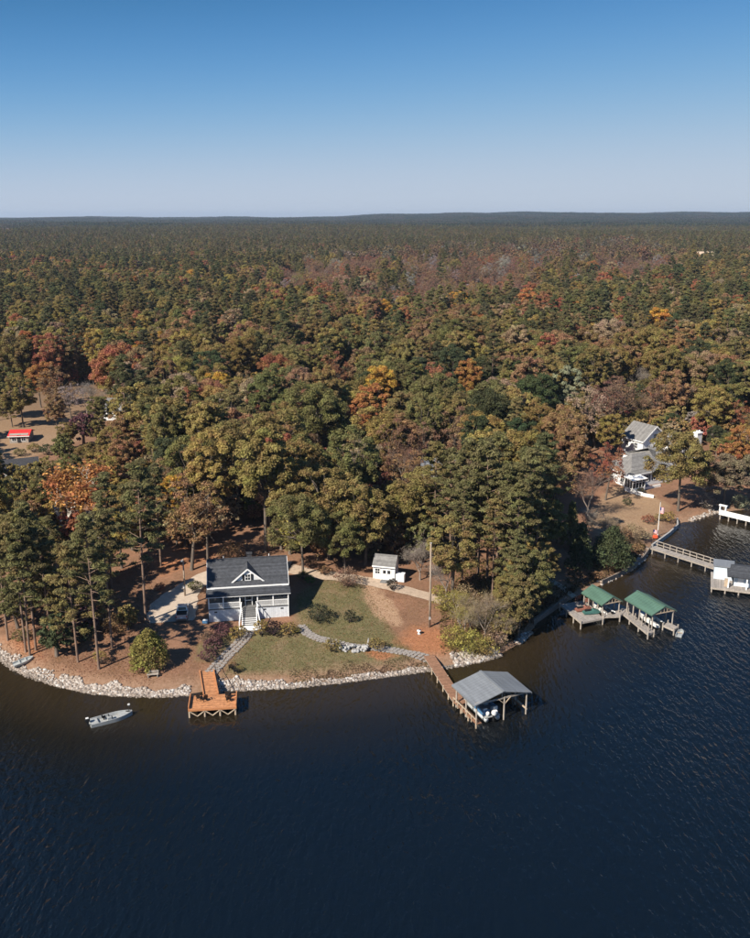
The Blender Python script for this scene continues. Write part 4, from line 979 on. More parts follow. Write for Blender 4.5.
def main_house():
    base = P(249.5, 619.5)
    rz = math.atan2(-base.x, base.y)
    gz_ = base.z
    t = thing('lake_house', 'white cottage with charcoal shingle roof, gabled dormer and screened front porch', 'house', (base.x, base.y, gz_), rz)
    W = 12.0; hw = W / 2; PD = 2.6; D = 8.4         # porch depth, body depth
    PF = 1.95; PE = 4.0; ME = 4.72; RZ = 7.2      # porch floor, porch eave, main eave, ridge
    y0 = PD; y1 = PD + D; yr = (y0 + y1) / 2
    # body walls as one shell with gables
    b = MB()
    b.prism([(y0, -.8), (y1, -.8), (y1, ME), (yr, RZ - .2), (y0, ME)], -hw + .25, hw - .25, 'x')
    b.build('wall', 'white_siding', t)
    # main roof, two slabs
    b = MB(); ov = .45; sl = (RZ - ME) / (yr - y0)
    for s in (0, 1):
        ye = y0 - ov if s == 0 else y1 + ov; ze = ME - ov * sl
        b.slab([(-hw - .1, ye, ze + .12), (hw + .1, ye, ze + .12), (hw + .1, yr, RZ + .12), (-hw - .1, yr, RZ + .12)], .16)
    rf = b.build('roof', 'charcoal_shingle', t)
    MB().box((0, yr, RZ + .12), (W + .2, .3, .07)).build('ridge_cap', 'charcoal_shingle', rf)
    part('chimney', 'dark_shingle', rf, lambda b: (b.box((.35, yr + .7, RZ + .1), (.75, .75, .9)), b.box((.35, yr + .7, RZ + .58), (.9, .9, .08))))
    for q in (-3.6, 3.4): MB().tube([(q, yr + .4, RZ - .4), (q, yr + .4, RZ + .42)], [.06, .06], 8).build('vent_pipe', 'white_trim', rf)
    # fascia and gutters
    ze = ME - ov * sl
    MB().box((0, y0 - ov - .05, ze - .02), (W + .24, .10, .26)).build('fascia', 'white_trim', t)
    for s in (-1, 1):
        b = MB()
        for a, c in (((y0 - ov, ze), (yr, RZ)), ((y1 + ov, ze), (yr, RZ))): b.beam((s * (hw + .13), a[0], a[1] - .02), (s * (hw + .13), c[0], c[1] - .02), .06, .22)
        b.build('rake_board', 'white_trim', t)
    # dormer
    dw = 2.55; dz0 = ME + .12; dzp = ME + 2.2; dy = y0 + .45
    d = part('dormer', 'white_siding', t, lambda b: b.prism([(-dw + .3, dz0 - 1.0), (dw - .3, dz0 - 1.0), (dw - .3, dz0 + .02), (0, dzp - .22), (-dw + .3, dz0 + .02)], dy, dy + 3.6, 'y'))
    b = MB()
    for s in (-1, 1):
        b.slab([(s * (dw + .15), dy - .22, dz0 - .12), (s * (dw + .15), dy + 2.2, dz0 - .12), (0, dy + 3.6, dzp + .10), (0, dy - .22, dzp + .10)], .12)
    b.build('dormer_roof', 'charcoal_shingle', d)
    b = MB()
    for s in (-1, 1): b.beam((s * (dw + .15), dy - .26, dz0 - .2), (0, dy - .26, dzp + .02), .08, .2)
    b.build('rake_board', 'white_trim', d)
    window(d, (0, dy, ME + .86), .72, .9, shutters=True)
    # porch: foundation skirt, floor, posts, rails, screens, hipped roof
    part('foundation', 'blue_grey_board', t, lambda b: (b.box((-3.65, .12, PF / 2 - .4), (4.6, .14, PF + .8)), b.box((3.65, .12, PF / 2 - .4), (4.6, .14, PF + .8)),
         b.box((-hw + .12, PD / 2, PF / 2 - .4), (.14, PD - .2, PF + .8)), b.box((hw - .12, PD / 2, PF / 2 - .4), (.14, PD - .2, PF + .8))))
    for x in (2.3, 4.9, -4.9): boxp('vent', 'shutter_black', t, (x, .035, 1.5), (.42, .03, .2))
    boxp('porch_floor', 'deck_grey', t, (0, PD / 2, PF), (W - .1, PD + .1, .12))
    posts = [-hw + .12, -3.75, -1.3, 1.3, 3.62, hw - .12]
    for x in posts: boxp('post', 'white_trim', t, (x, .14, (PF + PE) / 2 + .03), (.17, .17, PE - PF - .06))
    for i in range(5):
        if i == 2: continue
        a, c = posts[i] + .09, posts[i + 1] - .09; m = (a + c) / 2; w = c - a
        rl = part('railing', 'white_trim', t, lambda b: (b.box((m, .12, PF + .95), (w, .09, .08)), b.box((m, .12, PF + .16), (w, .07, .07)),
                  [b.box((a + w * (k + .5) / 16, .12, PF + .55), (.06, .04, .75)) for k in range(16)]))
        boxp('screen', 'insect_screen', t, (m, .2, (PF + PE) / 2 + .05), (w, .012, PE - PF - .12))
    for s in (-1, 1):
        boxp('screen', 'insect_screen', t, (s * (hw - .12), 1.35, (PF + PE) / 2 + .05), (.012, 2.2, PE - PF - .12))
    boxp('screen', 'insect_screen', t, (0, .75, (PF + PE) / 2 + .05), (2.4, .012, PE - PF - .12))
    sd = part('screen_door', 'white_trim', t, lambda b: (b.box((0, .68, PF + 1.95), (1.1, .05, .1)), b.box((-.5, .68, PF + 1.1), (.1, .05, 2)), b.box((.5, .68, PF + 1.1), (.1, .05, 2)), b.box((0, .68, PF + .9), (1, .05, .09))))
    fz = PE - .02
    MB().box((0, -.17, fz + .02), (W + .5, .10, .22)).build('porch_fascia', 'white_trim', t)
    b = MB(); zt = ME - .3
    e = hw + .26; it = hw - 1.4
    b.slab([(-e, -.25, fz + .14), (e, -.25, fz + .14), (it, PD - .02, zt), (-it, PD - .02, zt)], .12)
    for s in (-1, 1): b.slab([(s * e, -.25, fz + .14), (s * e, PD - .02, fz + .14), (s * it, PD - .02, zt)], .12)
    b.build('porch_roof', 'charcoal_shingle', t)
    # windows and door inside the porch, windows on the gable ends
    for x in (-4.4, -2.6, 2.5, 4.5): window(t, (x, y0, PF + 1.2), 1.0, 1.3)
    dr = boxp('front_door', 'shutter_black', t, (0, y0 - .04, PF + 1.0), (.95, .07, 1.9)); boxp('handle', 'chrome', dr, (.36, y0 - .1, PF + 1.05), (.05, .06, .12))
    for s in (-1, 1):
        for yy, zz in ((y0 + 2.2, PF + 1.4), (y0 + 6.0, PF + 1.4), (yr, ME + .9)): window(t, (s * (hw - .25), yy, zz), .95, 1.4, face=s, axis='y')
    # front steps: grey treads up to the porch, flared white stringers and landing
    n = 10; run = .26; rise = PF / n
    b = MB()
    for k in range(n): b.box((0, -.12 - run * (k + .5), PF - rise * (k + 1) + .02), (2.0, run + .02, .06))
    b.build('stair_tread', 'deck_grey', t)
    b = MB()
    for k in range(5, n): b.box((0, -.12 - run * k - .02, PF - rise * (k + .5)), (2.0, .03, rise - .05))
    b.build('stair_riser', 'white_trim', t)
    b = MB()
    for k in range(5): b.box((0, -.12 - run * k - .02, PF - rise * (k + .5)), (2.0, .03, rise - .05))
    b.build('stair_riser', 'deck_grey', t)
    L = n * run
    for s in (-1, 1):
        part('stair_wall', 'white_trim', t, lambda b: b.prism([(-.1, PF), (-.1, PF - .5), (-L - .1, -.5), (-L - .1, .1)], s * 1.08 - .06, s * 1.08 + .06, 'x'))
        part('stair_rail', 'white_trim', t, lambda b: (b.beam((s * 1.08, 0, PF + .95), (s * (1.5), -L - .2, .95), .09, .08), b.box((s * 1.5, -L - .25, .45), (.16, .16, 1.2)),
             [b.beam((s * (1.08 + .42 * f), -L * f, PF * (1 - f) + .05), (s * (1.08 + .42 * f), -L * f, PF * (1 - f) + .95), .05) for f in (.12, .24, .36, .48, .6, .72, .84)]))
    boxp('landing', 'white_trim', t, (0, -L - .6, .05), (3.2, 1.2, .14))
    # gutter downpipe and utility meter on the right
    MB().tube([(hw - .1, -.1, .1), (hw - .1, -.1, PE)], [.045, .045], 6).build('downpipe', 'white_trim', t)
    return t, base, rz
HOUSE, HB, HRZ = main_house()
def H2W(x, y, z=None):
    p = Matrix.Rotation(HRZ, 4, 'Z') @ Vector((x, y, 0)) + HB
    if z is None: p.z = Ts(p.x, p.y)
    else: p.z = HB.z + z
    return p
# porch furniture seen through the screens
def chair(name, label, loc, rz, mat, group=None, s=1.0):
    t = thing(name, label, 'chair', loc, rz, group)
    for sx in (-1, 1):
        for sy in (-1, 1): boxp('leg', mat, t, (sx * .26 * s, sy * .24 * s, .2 * s), (.06, .06, .42 * s))
        boxp('arm', mat, t, (sx * .31 * s, -.02, .6 * s), (.10, .62 * s, .05)); boxp('arm_post', mat, t, (sx * .31 * s, -.26 * s, .3 * s), (.06, .06, .6 * s))
    boxp('seat', mat, t, (0, 0, .4 * s), (.56 * s, .56 * s, .06), rx=R(7))
    for k in range(5): boxp('back_slat', mat, t, ((k - 2) * .115 * s, .33 * s, .78 * s - abs(k - 2) * .04), (.095 * s, .035, .80 * s), rx=R(-18))
    return t
chair('porch_chair', 'white rocking chair behind the left porch screen', H2W(-4.6, 1.5, 2.01), HRZ, 'white_trim')
chair('porch_chair', 'white porch chair behind the right porch screen', H2W(4.6, 1.5, 2.01), HRZ, 'white_trim')

# ------------------------------------------------------------------ white garden shed
def shed():
    b0 = P(384, 580); rz = R(-14)
    t = thing('garden_shed', 'small white shed with grey gable roof beside the gravel road', 'shed', (b0.x, b0.y, b0.z), rz)
    W, D, E, Rg = 3.5, 3.0, 2.6, 3.9
    part('wall', 'white_siding', t, lambda b: b.prism([(0, -.5), (D, -.5), (D, E), (D / 2, Rg - .12), (0, E)], -W / 2, W / 2, 'x'))
    b = MB()
    for y, s in ((-.3, 1), (D + .3, -1)): b.slab([(-W / 2 - .2, y, E - .12), (W / 2 + .2, y, E - .12), (W / 2 + .2, D / 2, Rg + .06), (-W / 2 - .2, D / 2, Rg + .06)], .1)
    b.build('roof', 'grey_shingle', t)
    MB().box((0, -.34, E - .2), (W + .4, .06, .2)).build('fascia', 'white_trim', t)
    window(t, (-1.1, 0, 1.5), .75, .85)
    dr = part('door', 'white_trim', t, lambda b: (b.box((.45, -.03, 1.0), (1.5, .06, 1.95))))
    for x in (.08, .82): boxp('pane', 'window_glass', dr, (x, -.07, 1.45), (.5, .02, .6))
    boxp('handle', 'shutter_black', dr, (.45, -.09, .95), (.06, .05, .2))
    boxp('ramp', 'deck_grey', t, (.45, -.7, .06), (1.7, 1.3, .1))
    for s in (-1, 1): boxp('corner_board', 'white_trim', t, (s * (W / 2 + .02), -.02, E / 2 - .1), (.12, .1, E))
    part('side_bin', 'white_siding', t, lambda b: b.box((W / 2 + .9, .6, .55), (1.4, 1.1, 1.3)))
shed()

# ------------------------------------------------------------------ orange T-shaped dock
def frame2(a, b):
    """origin and rotation of a local frame whose +x runs from a to b"""
    d = Vector((b[0] - a[0], b[1] - a[1], 0)); return math.atan2(d.y, d.x), d.length
def tdock():
    Z = 1.15
    fl = G(188, 709.5, Z); fr = G(236.5, 706.5, Z)
    rz, W = frame2(fl, fr)
    c = (fl + fr) / 2
    t = thing('dock', 'orange-stained T-shaped wooden dock with low side rails', 'dock', (c[0], c[1], 0), rz)
    D = 3.3
    boxp('deck', 'orange_stain', t, (0, D / 2, Z - .05), (W, D, .1))
    s0 = P(206.5, 674); inv = Matrix.Rotation(-rz, 4, 'Z'); q = inv @ Vector((s0.x - c[0], s0.y - c[1], 0))
    L = q.y - D + .6; ww = 1.85
    ang = math.atan2(q.x - (-.35), L)
    boxp('walkway', 'orange_stain', t, ((-.35 + q.x) / 2, D + L / 2, Z - .055 + .05), (ww, L + .3, .1), rz=-ang)
    for s in (-1, 1):
        off = Vector((s * ww / 2, 0, 0))
        part('curb_rail', 'orange_stain_rail', t, lambda b: b.beam(Vector((-.35, D, Z + .14)) + off, Vector((q.x, D + L, Z + .16)) + off, .14, .2))
    part('handrail', 'black_plastic', t, lambda b: (b.beam((ww / 2 - .35 + .25, D - .1, Z + .95), (q.x + ww / 2 + .2, D + L, Z + 1.0), .05),
         [b.beam((ww / 2 - .1 + (q.x + .3) * f, D + L * f, Z), (ww / 2 - .1 + (q.x + .3) * f, D + L * f, Z + .97), .05) for f in (0.02, .33, .66, .98)]))
    for s in (-1, 1):
        part('bench_rail', 'orange_stain_rail', t, lambda b: (b.box((s * (W / 2 - .07), D / 2, Z + .32), (.12, D, .12)), b.box((s * (W / 2 - .07), D / 2, Z + .12), (.09, D - .1, .16)),
             [b.box((s * (W / 2 - .07), D * f, Z + .17), (.13, .13, .34)) for f in (.03, .35, .67, .97)]))
    part('rim_joist', 'orange_stain_rail', t, lambda b: (b.box((0, -.06, Z - .12), (W, .09, .26)), b.box((0, D + .03, Z - .14), (W, .06, .2))))
    n = 4
    for k in range(n):
        x = -W / 2 + .15 + (W - .3) * k / (n - 1)
        for y in (.05, D - .15): MB().tube([(x, y, -2.6), (x, y, Z - .1)], [.13, .12], 8).build('pile', 'pale_timber', t)
    for k in range(n - 1):
        x0 = -W / 2 + .2 + (W - .3) * k / (n - 1); x1 = x0 + (W - .3) / (n - 1) - .1; m = (x0 + x1) / 2
        part('brace', 'pale_timber', t, lambda b: (b.beam((x0, -.04, Z - .3), (m, -.04, .18), .07, .12), b.beam((x1, -.08, Z - .3), (m, -.08, .18), .07, .12)))
    for y in (D + L * .3, D + L * .6):
        for s in (-1, 1): MB().tube([(-.3 + s * .8, y, -1.5), (-.3 + s * .8, y, Z - .1)], [.1, .1], 7).build('pile', 'pale_timber', t)
    M = Matrix.Translation((c[0], c[1], 0)) @ Matrix.Rotation(rz, 4, 'Z')
    for (x, y, a, lab) in ((-1.75, 2.2, 165, 'black deck chair nearest the left rail of the orange dock'), (-1.0, 1.9, 200, 'black deck chair beside the dock walkway opening'),
                           (1.85, 2.5, 160, 'black deck chair by the right rail of the orange dock'), (2.0, 1.5, 190, 'black deck chair at the outer right corner of the orange dock')):
        p = M @ Vector((x, y, Z)); chair('deck_chair', lab, p, rz + R(a), 'black_plastic', s=.95)
tdock()

# ------------------------------------------------------------------ boats
def boat_hull(L, B, H, n=14, flat=.85):
    """open hull: transom at -x, bow at +x; returns outer shell rings"""
    V = []; F = []
    for i in range(n + 1):
        f = i / n; x = L * (f - .5)
        w = B / 2 * (1 if f < .5 else (1 - ((f - .5) / .5) ** 2.4) * .86 + .14) * (.92 + .08 * min(1, f * 3))
        k = H * (.0 + .35 * max(0, f - .6) ** 1.5); s = H + .18 * H * f * f
        prof = [(-w, s), (-w * .93, k + .22 * H), (-w * flat * .8, k), (w * flat * .8, k), (w * .93, k + .22 * H), (w, s), (w - .09, s), (w * .84 - .04, k + .30 * H), (-w * .84 + .04, k + .30 * H), (-w + .09, s)]
        V += [(x, a, c) for a, c in prof]
    m = 10
    for i in range(n):
        for j in range(m): F.append((i * m + j, i * m + (j + 1) % m, (i + 1) * m + (j + 1) % m, (i + 1) * m + j))
    F += [tuple(range(m))[::-1], tuple(n * m + j for j in range(m))]
    return V, F
def outboard(parent, x, z, s=1.0, mat='black_plastic'):
    b = MB(); b.box((x - .22 * s, 0, z + .42 * s), (.5 * s, .36 * s, .42 * s)); o = b.build('outboard_motor', mat, parent, bevel=.08 * s)
    MB().box((x - .2 * s, 0, z - .1 * s), (.2 * s, .14 * s, .8 * s)).build('motor_leg', 'black_plastic', o)
    MB().box((x - .24 * s, 0, z + .655 * s), (.3 * s, .25 * s, .06 * s)).build('motor_cap', 'gelcoat_white', o)
    return o
def bass_boat():
    a = G(88, 724.5, .2); c = G(134, 712.5, .2)
    rz, L = frame2(a, c); L = L * .92; m = (a + c) / 2
    t = thing('fishing_boat', 'grey aluminium fishing boat floating off the white stones', 'boat', (m[0], m[1], -.12), rz)
    b = MB(); b.add(*boat_hull(L, 1.75, .62)); b.build('hull', 'aluminium_boat', t)
    part('bow_deck', 'boat_carpet', t, lambda b: b.prism([(L * .18, -.62), (L * .40, -.42), (L * .47, -.15), (L * .47, .15), (L * .40, .42), (L * .18, .62)], .50, .58, 'z'))
    part('stern_deck', 'boat_carpet', t, lambda b: b.box((-L * .40, 0, .53), (L * .17, 1.35, .08)))
    part('floor', 'boat_carpet', t, lambda b: b.box((-L * .05, 0, .26), (L * .5, 1.28, .05)))
    for x, y in ((-L * .16, .25), (-L * .02, -.2)):
        s = part('seat', 'black_plastic', t, lambda b: b.box((x, y, .66), (.45, .45, .1))); boxp('seat_back', 'black_plastic', s, (x - .22, y, .88), (.08, .42, .4)); boxp('pedestal', 'black_plastic', s, (x, y, .45), (.12, .12, .35))
    part('console', 'aluminium_boat', t, lambda b: b.box((-L * .06, -.5, .62), (.5, .45, .6)))
    outboard(t, -L * .5, .45, 1.15)
    tm = part('trolling_motor', 'black_plastic', t, lambda b: (b.beam((L * .45, .1, .62), (L * .36, .15, .75), .09), b.tube([(L * .42, .12, .6), (L * .44, .12, 1.5)], [.035, .035], 6)))
    boxp('motor_head', 'gelcoat_white', tm, (L * .44, .12, 1.55), (.3, .22, .22), bevel=.05)
    return t
bass_boat()

# ------------------------------------------------------------------ boathouses
def gable_roof(t, W, L, E, Rg, mat, ov=.0, ribs=0, th=.07):
    """ridge along local y, from y=0 (near) to L"""
    b = MB()
    for s in (-1, 1): b.slab([(s * W / 2, -ov, E), (s * W / 2, L + ov, E), (0, L + ov, Rg), (0, -ov, Rg)], th)
    r_ = b.build('roof', mat, t)
    if ribs:
        b = MB(); n = int(L / ribs)
        for k in range(n + 1):
            y = -ov + .06 + (L + 2 * ov - .12) * k / n
            for s in (-1, 1): b.beam((s * (W / 2 - .01), y, E + .008), (s * .02, y, Rg + .008), .035, .03)
        b.build('standing_seam', mat, r_)
    part('ridge_cap', mat, r_, lambda b: b.box((0, L / 2, Rg + .02), (.34, L + 2 * ov + .04, .05)))
    for s in (-1, 1): part('eave_board', mat, r_, lambda b: b.box((s * (W / 2 - .02), L / 2, E - .12), (.05, L + 2 * ov - .02, .16)))
    return r_
def silver_boathouse():
    E = 3.1; Rg = 4.15
    rb = G(478, 671.5, Rg); rf_ = G(504, 692.5, Rg)
    d = Vector((rb[0] - rf_[0], rb[1] - rf_[1], 0)); L = d.length
    rz = math.atan2(d.y, d.x) - PI / 2
    l0 = G(475, 703.6, E); r0 = G(536, 693.5, E); l1 = G(447, 683, E); r1 = G(508, 674.5, E)
    W = (math.hypot(*(l0 - r0)[:2]) + math.hypot(*(l1 - r1)[:2])) / 2
    c = (l0 + r0)[:2] / 2
    L = (math.hypot(*(l0 - l1)[:2]) + math.hypot(*(r0 - r1)[:2])) / 2
    rz = R(24); m4 = (l0 + r0 + l1 + r1)[:2] / 4; c = m4 - L / 2 * np.array([-math.sin(rz), math.cos(rz)])
    print('boathouse W,L,rz', W, L, math.degrees(rz))
    t = thing('boathouse', 'open boathouse with silver-grey metal gable roof at the end of a gangway', 'boathouse', (c[0], c[1], 0), rz)
    gable_roof(t, W, L, E, Rg, 'silver_metal', ribs=.5)
    hw = W / 2 - .55
    for x in (-hw, .35, hw):
        for y in (.35, L * .5, L - .4):
            if x == .35 and y == L * .5: continue
            MB().tube([(x, y, -3.2), (x, y, E + .1)], [.12, .11], 8).build('post', 'weathered_timber', t)
    part('beam', 'weathered_timber', t, lambda b: [b.box((x, L / 2, E - .12), (.12, L - .5, .24)) for x in (-hw, hw)] + [b.box((0, y, E - .05), (2 * hw, .1, .22)) for y in (.35, L - .4)])
    part('gable_truss', 'weathered_timber', t, lambda b: [b.beam((s * (W / 2 - .3), .35, E + .02), (0, .35, Rg - .16), .08, .14) for s in (-1, 1)] + [b.box((0, .35, (E + Rg) / 2 - .1), (.1, .08, Rg - E - .2))])
    part('brace', 'pale_timber', t, lambda b: [b.beam((.35, .3, E - .9), (.35 + s * .85, .3, E - .08), .09) for s in (-1, 1)])
    # left walkway with a low rail, right cross walk, back deck
    part('walkway', 'brown_deck', t, lambda b: (b.box((-hw + .12, L * .5, .62), (.75, L + .3, .1)), b.box((0, L - .3, .624), (2 * hw + .4, 1.2, .1)), b.box((hw + .1, L * .62, .62), (.6, L * .75, .1))))
    part('railing', 'pale_timber', t, lambda b: (b.box((-hw - .2, L * .5, 1.15), (.09, L + .1, .12)), [b.box((-hw - .2, L * f, .75), (.12, .12, 1.0)) for f in (0.0, .2, .4, .6, .8, 1.0)]))
    for f in (0, .33, .66, 1.0): MB().tube([(-hw - .2, L * f, -3.0), (-hw - .2, L * f, .6)], [.11, .11], 7).build('pile', 'pale_timber', t)
    part('fender_rail', 'pale_timber', t, lambda b: (b.box((hw + .02, 1.3, .75), (.14, 2.2, .16)), b.box((hw + .02, .4, .6), (.14, .14, .8))))
    M = Matrix.Translation((c[0], c[1], 0)) @ Matrix.Rotation(rz, 4, 'Z')
    # pontoon boat on the lift, stern towards the open lake
    p = M @ Vector((-1.25, 3.0, .42))
    bt = thing('pontoon_boat', 'white pontoon boat with blue trim lifted inside the silver-roofed boathouse', 'boat', p, rz + PI / 2)
    for s in (-1, 1): MB().tube([(-2.6, s * .8, 0), (2.2, s * .8, 0), (2.7, s * .8, .12)], [.28, .28, .08], 10).build('pontoon', 'aluminium_boat', bt, smooth=True)
    boxp('deck', 'boat_carpet', bt, (0, 0, .36), (5.2, 2.2, .1))
    part('fence', 'blue_tarp', bt, lambda b: ([b.box((.2, s * 1.06, .8), (4.4, .05, .7)) for s in (-1, 1)] + [b.box((2.4, 0, .8), (.05, 2.1, .7)), b.box((-2.1, .6, .8), (.05, .9, .7))]))
    for x, y in ((1.6, .7), (1.6, -.7), (-1.6, .7), (-1.6, -.75), (.2, -.6)):
        s = boxp('seat', 'gelcoat_white', bt, (x, y, .68), (.8, .6, .45), bevel=.08); boxp('seat_back', 'gelcoat_white', s, (x - .38, y, 1.05), (.16, .6, .5), bevel=.05)
    boxp('console', 'gelcoat_white', bt, (.3, .6, .85), (.5, .6, .9), bevel=.06)
    outboard(bt, -2.6, .5, 1.2, 'gelcoat_white')
    for k, (x, y) in enumerate(((-2.35, .55), (-2.4, -.6))):
        MB().tube([(x, y, .45), (x, y, .6), (x, y, .95), (x, y, 1.05)], [.05, .22, .22, .05], 10).build('fender', 'gelcoat_white', bt, smooth=True)
    # gangway
    a = P(429, 657, 0); a.z = max(a.z, 1.0) + .05; e = M @ Vector((-hw + .5, L + .2, .66))
    d = Vector((e.x - a.x, e.y - a.y, 0)); g = thing('gangway', 'brown plank gangway from the stone path to the silver-roofed boathouse', 'gangway', (a.x, a.y, 0), math.atan2(d.y, d.x) - PI / 2)
    Lg = d.length
    part('deck', 'brown_deck', g, lambda b: b.slab([(-.75, 0, a.z), (.75, 0, a.z), (.75, Lg, .74), (-.75, Lg, .74)], .12))
    for f in (.3, .5, .7, .88):
        for s in (-1, 1): MB().tube([(s * .72, Lg * f, -1.8), (s * .72, Lg * f, .75 + .3 * (1 - f))], [.11, .1], 7).build('pile', 'pale_timber', g)
    part('stringer', 'weathered_timber', g, lambda b: [b.beam((s * .68, .2, a.z - .2), (s * .68, Lg - .1, .55), .08, .2) for s in (-1, 1)])
silver_boathouse()

def green_boathouse(corn, E, Rg, label, boat=None, hip=False):
    l0, r0, l1, r1 = [G(u, v, E) for u, v in corn]
    c = (l0 + r0)[:2] / 2
    ax = (l1 + r1)[:2] / 2 - c; L = float(np.hypot(*ax)); rz = math.atan2(ax[1], ax[0]) - PI / 2
    W = (math.hypot(*(l0 - r0)[:2]) + math.hypot(*(l1 - r1)[:2])) / 2
    print('green', W, L, math.degrees(rz))
    t = thing('boathouse', label, 'boathouse', (c[0], c[1], 0), rz)
    gable_roof(t, W, L, E, Rg, 'green_metal', ribs=.55)
    hw = W / 2 - .4
    n = 5
    for s in (-1, 1):
        for k in range(n):
            y = .3 + (L - .6) * k / (n - 1); MB().tube([(s * hw, y, -3), (s * hw, y, E)], [.11, .1], 8).build('post', 'weathered_timber', t)
    part('beam', 'weathered_timber', t, lambda b: [b.box((s * hw, L / 2, E - .18), (.14, L - .3, .22)) for s in (-1, 1)])
    part('gable_truss', 'pale_timber', t, lambda b: [b.beam((s * (W / 2 - .1), .12, E - .06), (0, .12, Rg - .14), .07, .16) for s in (-1, 1)] +
         [b.box((0, .12, E - .02), (W - .5, .07, .14))] + [b.box((x, .12, E + .2 * (1 - abs(x) / hw) + .1), (.07, .06, (Rg - E - .2) * (1 - abs(x) / (W / 2)))) for x in (-1.2, -.6, 0, .6, 1.2)])
    return t, Matrix.Translation((c[0], c[1], 0)) @ Matrix.Rotation(rz, 4, 'Z'), W, L, hw
def deck_on_piles(t, M_inv, quad, Z, mat='weathered_deck', name='deck', th=.12, step=2.2):
    q = [M_inv @ Vector((*p[:2], 0)) for p in quad]
    part(name, mat, t, lambda b: b.slab([(p.x, p.y, Z) for p in q], th))
    n = len(q)
    part('rim_joist', 'weathered_timber', t, lambda b: [b.beam((q[i].x, q[i].y, Z - .16), (q[(i + 1) % n].x, q[(i + 1) % n].y, Z - .16), .08, .22) for i in range(n)])
    for i in range(n):
        a, c = q[i], q[(i + 1) % n]; k = max(1, int((c - a).length / step))
        for j in range(k):
            p = a.lerp(c, j / k); MB().tube([(p.x, p.y, -3), (p.x, p.y, Z + (.35 if j == 0 else -.05))], [.12, .11], 7).build('pile', 'weathered_timber', t)
tA, MA, WA, LA, hA = green_boathouse([(601, 604.5), (624, 601.5), (581, 592), (602, 588.8)], 2.9, 3.9, 'green metal-roofed boathouse joined to the grey sun deck')
tB, MBm, WB, LB, hB = green_boathouse([(652, 615), (677, 610.5), (624, 598.5), (649, 594.3)], 3.0, 4.0, 'green metal-roofed boathouse with slatted walkway, farther out from the bank')
deck_on_piles(tA, MA.inverted(), [G(u, v, 1.1) for u, v in [(560, 604.5), (581, 622.5), (603, 618), (585, 600)]], 1.1)
deck_on_piles(tA, MA.inverted(), [G(u, v, .95) for u, v in [(604, 616.5), (620, 616), (628, 608), (612, 601), (600, 606)]], .95)
deck_on_piles(tB, MBm.inverted(), [G(u, v, .85) for u, v in [(621, 612), (648, 634), (654, 631.5), (627, 609.5)]], .85, name='walkway')
deck_on_piles(tB, MBm.inverted(), [G(u, v, .85) for u, v in [(663, 625), (674, 630), (678, 626.5), (668, 622)]], .85, name='float_deck')
for f in (.15, .4, .65, .9):
    p = MBm.inverted() @ Vector((*G(634.5 - 13 + 27 * f, 623 - 11 + 22 * f, .85)[:2], 0)); boxp('boat_lift_post', 'weathered_timber', tB, (p.x + .5, p.y, 1.3), (.12, .12, 1.4))
def small_boat(label, loc, rz, L=4.6, cover='gelcoat_white'):
    t = thing('runabout_boat', label, 'boat', loc, rz)
    b = MB(); b.add(*boat_hull(L, 1.8, .75)); b.build('hull', 'gelcoat_white', t)
    boxp('cockpit_floor', 'boat_carpet', t, (-.3, 0, .36), (L * .5, 1.2, .06)); part('windscreen', 'window_glass', t, lambda b: b.box((L * .1, 0, .98), (.05, 1.3, .35), ry=R(-25)))
    for y in (-.4, .4): boxp('seat', 'seat_vinyl', t, (-.3, y, .62), (.5, .45, .45), bevel=.05)
    part('foredeck', 'gelcoat_white', t, lambda b: b.prism([(L * .12, -.72), (L * .4, -.4), (L * .48, 0), (L * .4, .4), (L * .12, .72)], .74, .8, 'z'))
    outboard(t, -L * .5, .5, 1.0); return t
small_boat('white runabout on the lift under the nearer green roof', MA @ Vector((0.2, LA * .5, .35)), math.atan2((MA @ Vector((0, 1, 0)) - MA @ Vector()).y, (MA @ Vector((0, 1, 0)) - MA @ Vector()).x))
small_boat('white runabout moored under the farther green roof', MBm @ Vector((0.2, LB * .5, .1)), math.atan2((MBm @ Vector((0, 1, 0)) - MBm @ Vector()).y, (MBm @ Vector((0, 1, 0)) - MBm @ Vector()).x))
def jet_ski(label, loc, rz, mat):
    t = thing('jet_ski', label, 'jet ski', loc, rz)
    part('hull', mat, t, lambda b: b.prism([(-1.3, .05), (-1.35, .38), (-.2, .5), (.5, .72), (1.3, .42), (1.45, .3), (.9, .02)], -.5, .5, 'y'), bevel=.12)
    part('seat', 'black_plastic', t, lambda b: b.box((-.5, 0, .58), (1.1, .34, .28)), bevel=.06)
    part('handlebar', 'black_plastic', t, lambda b: (b.beam((.3, -.38, .98), (.3, .38, .98), .06), b.beam((.55, 0, .6), (.3, 0, .98), .1)))
p = G(591, 613.5, 1.1); jet_ski('jet ski under teal cover on the grey sun deck', (p[0], p[1], 1.12), R(10), 'teal_cover')
p = G(583, 610.5, 1.1); jet_ski('dark red jet ski on the grey sun deck', (p[0], p[1], 1.12), R(15), 'brick_red')
for (u, v, lab, a) in ((578, 600.5, 'brown deck chair at the shore end of the grey sun deck', 200), (587, 603.5, 'brown deck chair beside the nearer green roof', 170)):
    p = G(u, v, 1.1); chair('deck_chair', lab, (p[0], p[1], 1.1), R(a), 'brick_red')
p = G(673, 627, .85)
kb = thing('dinghy', 'small grey dinghy tied outside the farther green boathouse', 'boat', (p[0] + .9, p[1] - .7, -.08), R(60))
b = MB(); b.add(*boat_hull(2.2, 1.0, .42)); b.build('hull', 'aluminium_boat', kb); boxp('thwart', 'pale_timber', kb, (0, 0, .34), (.22, .8, .05))

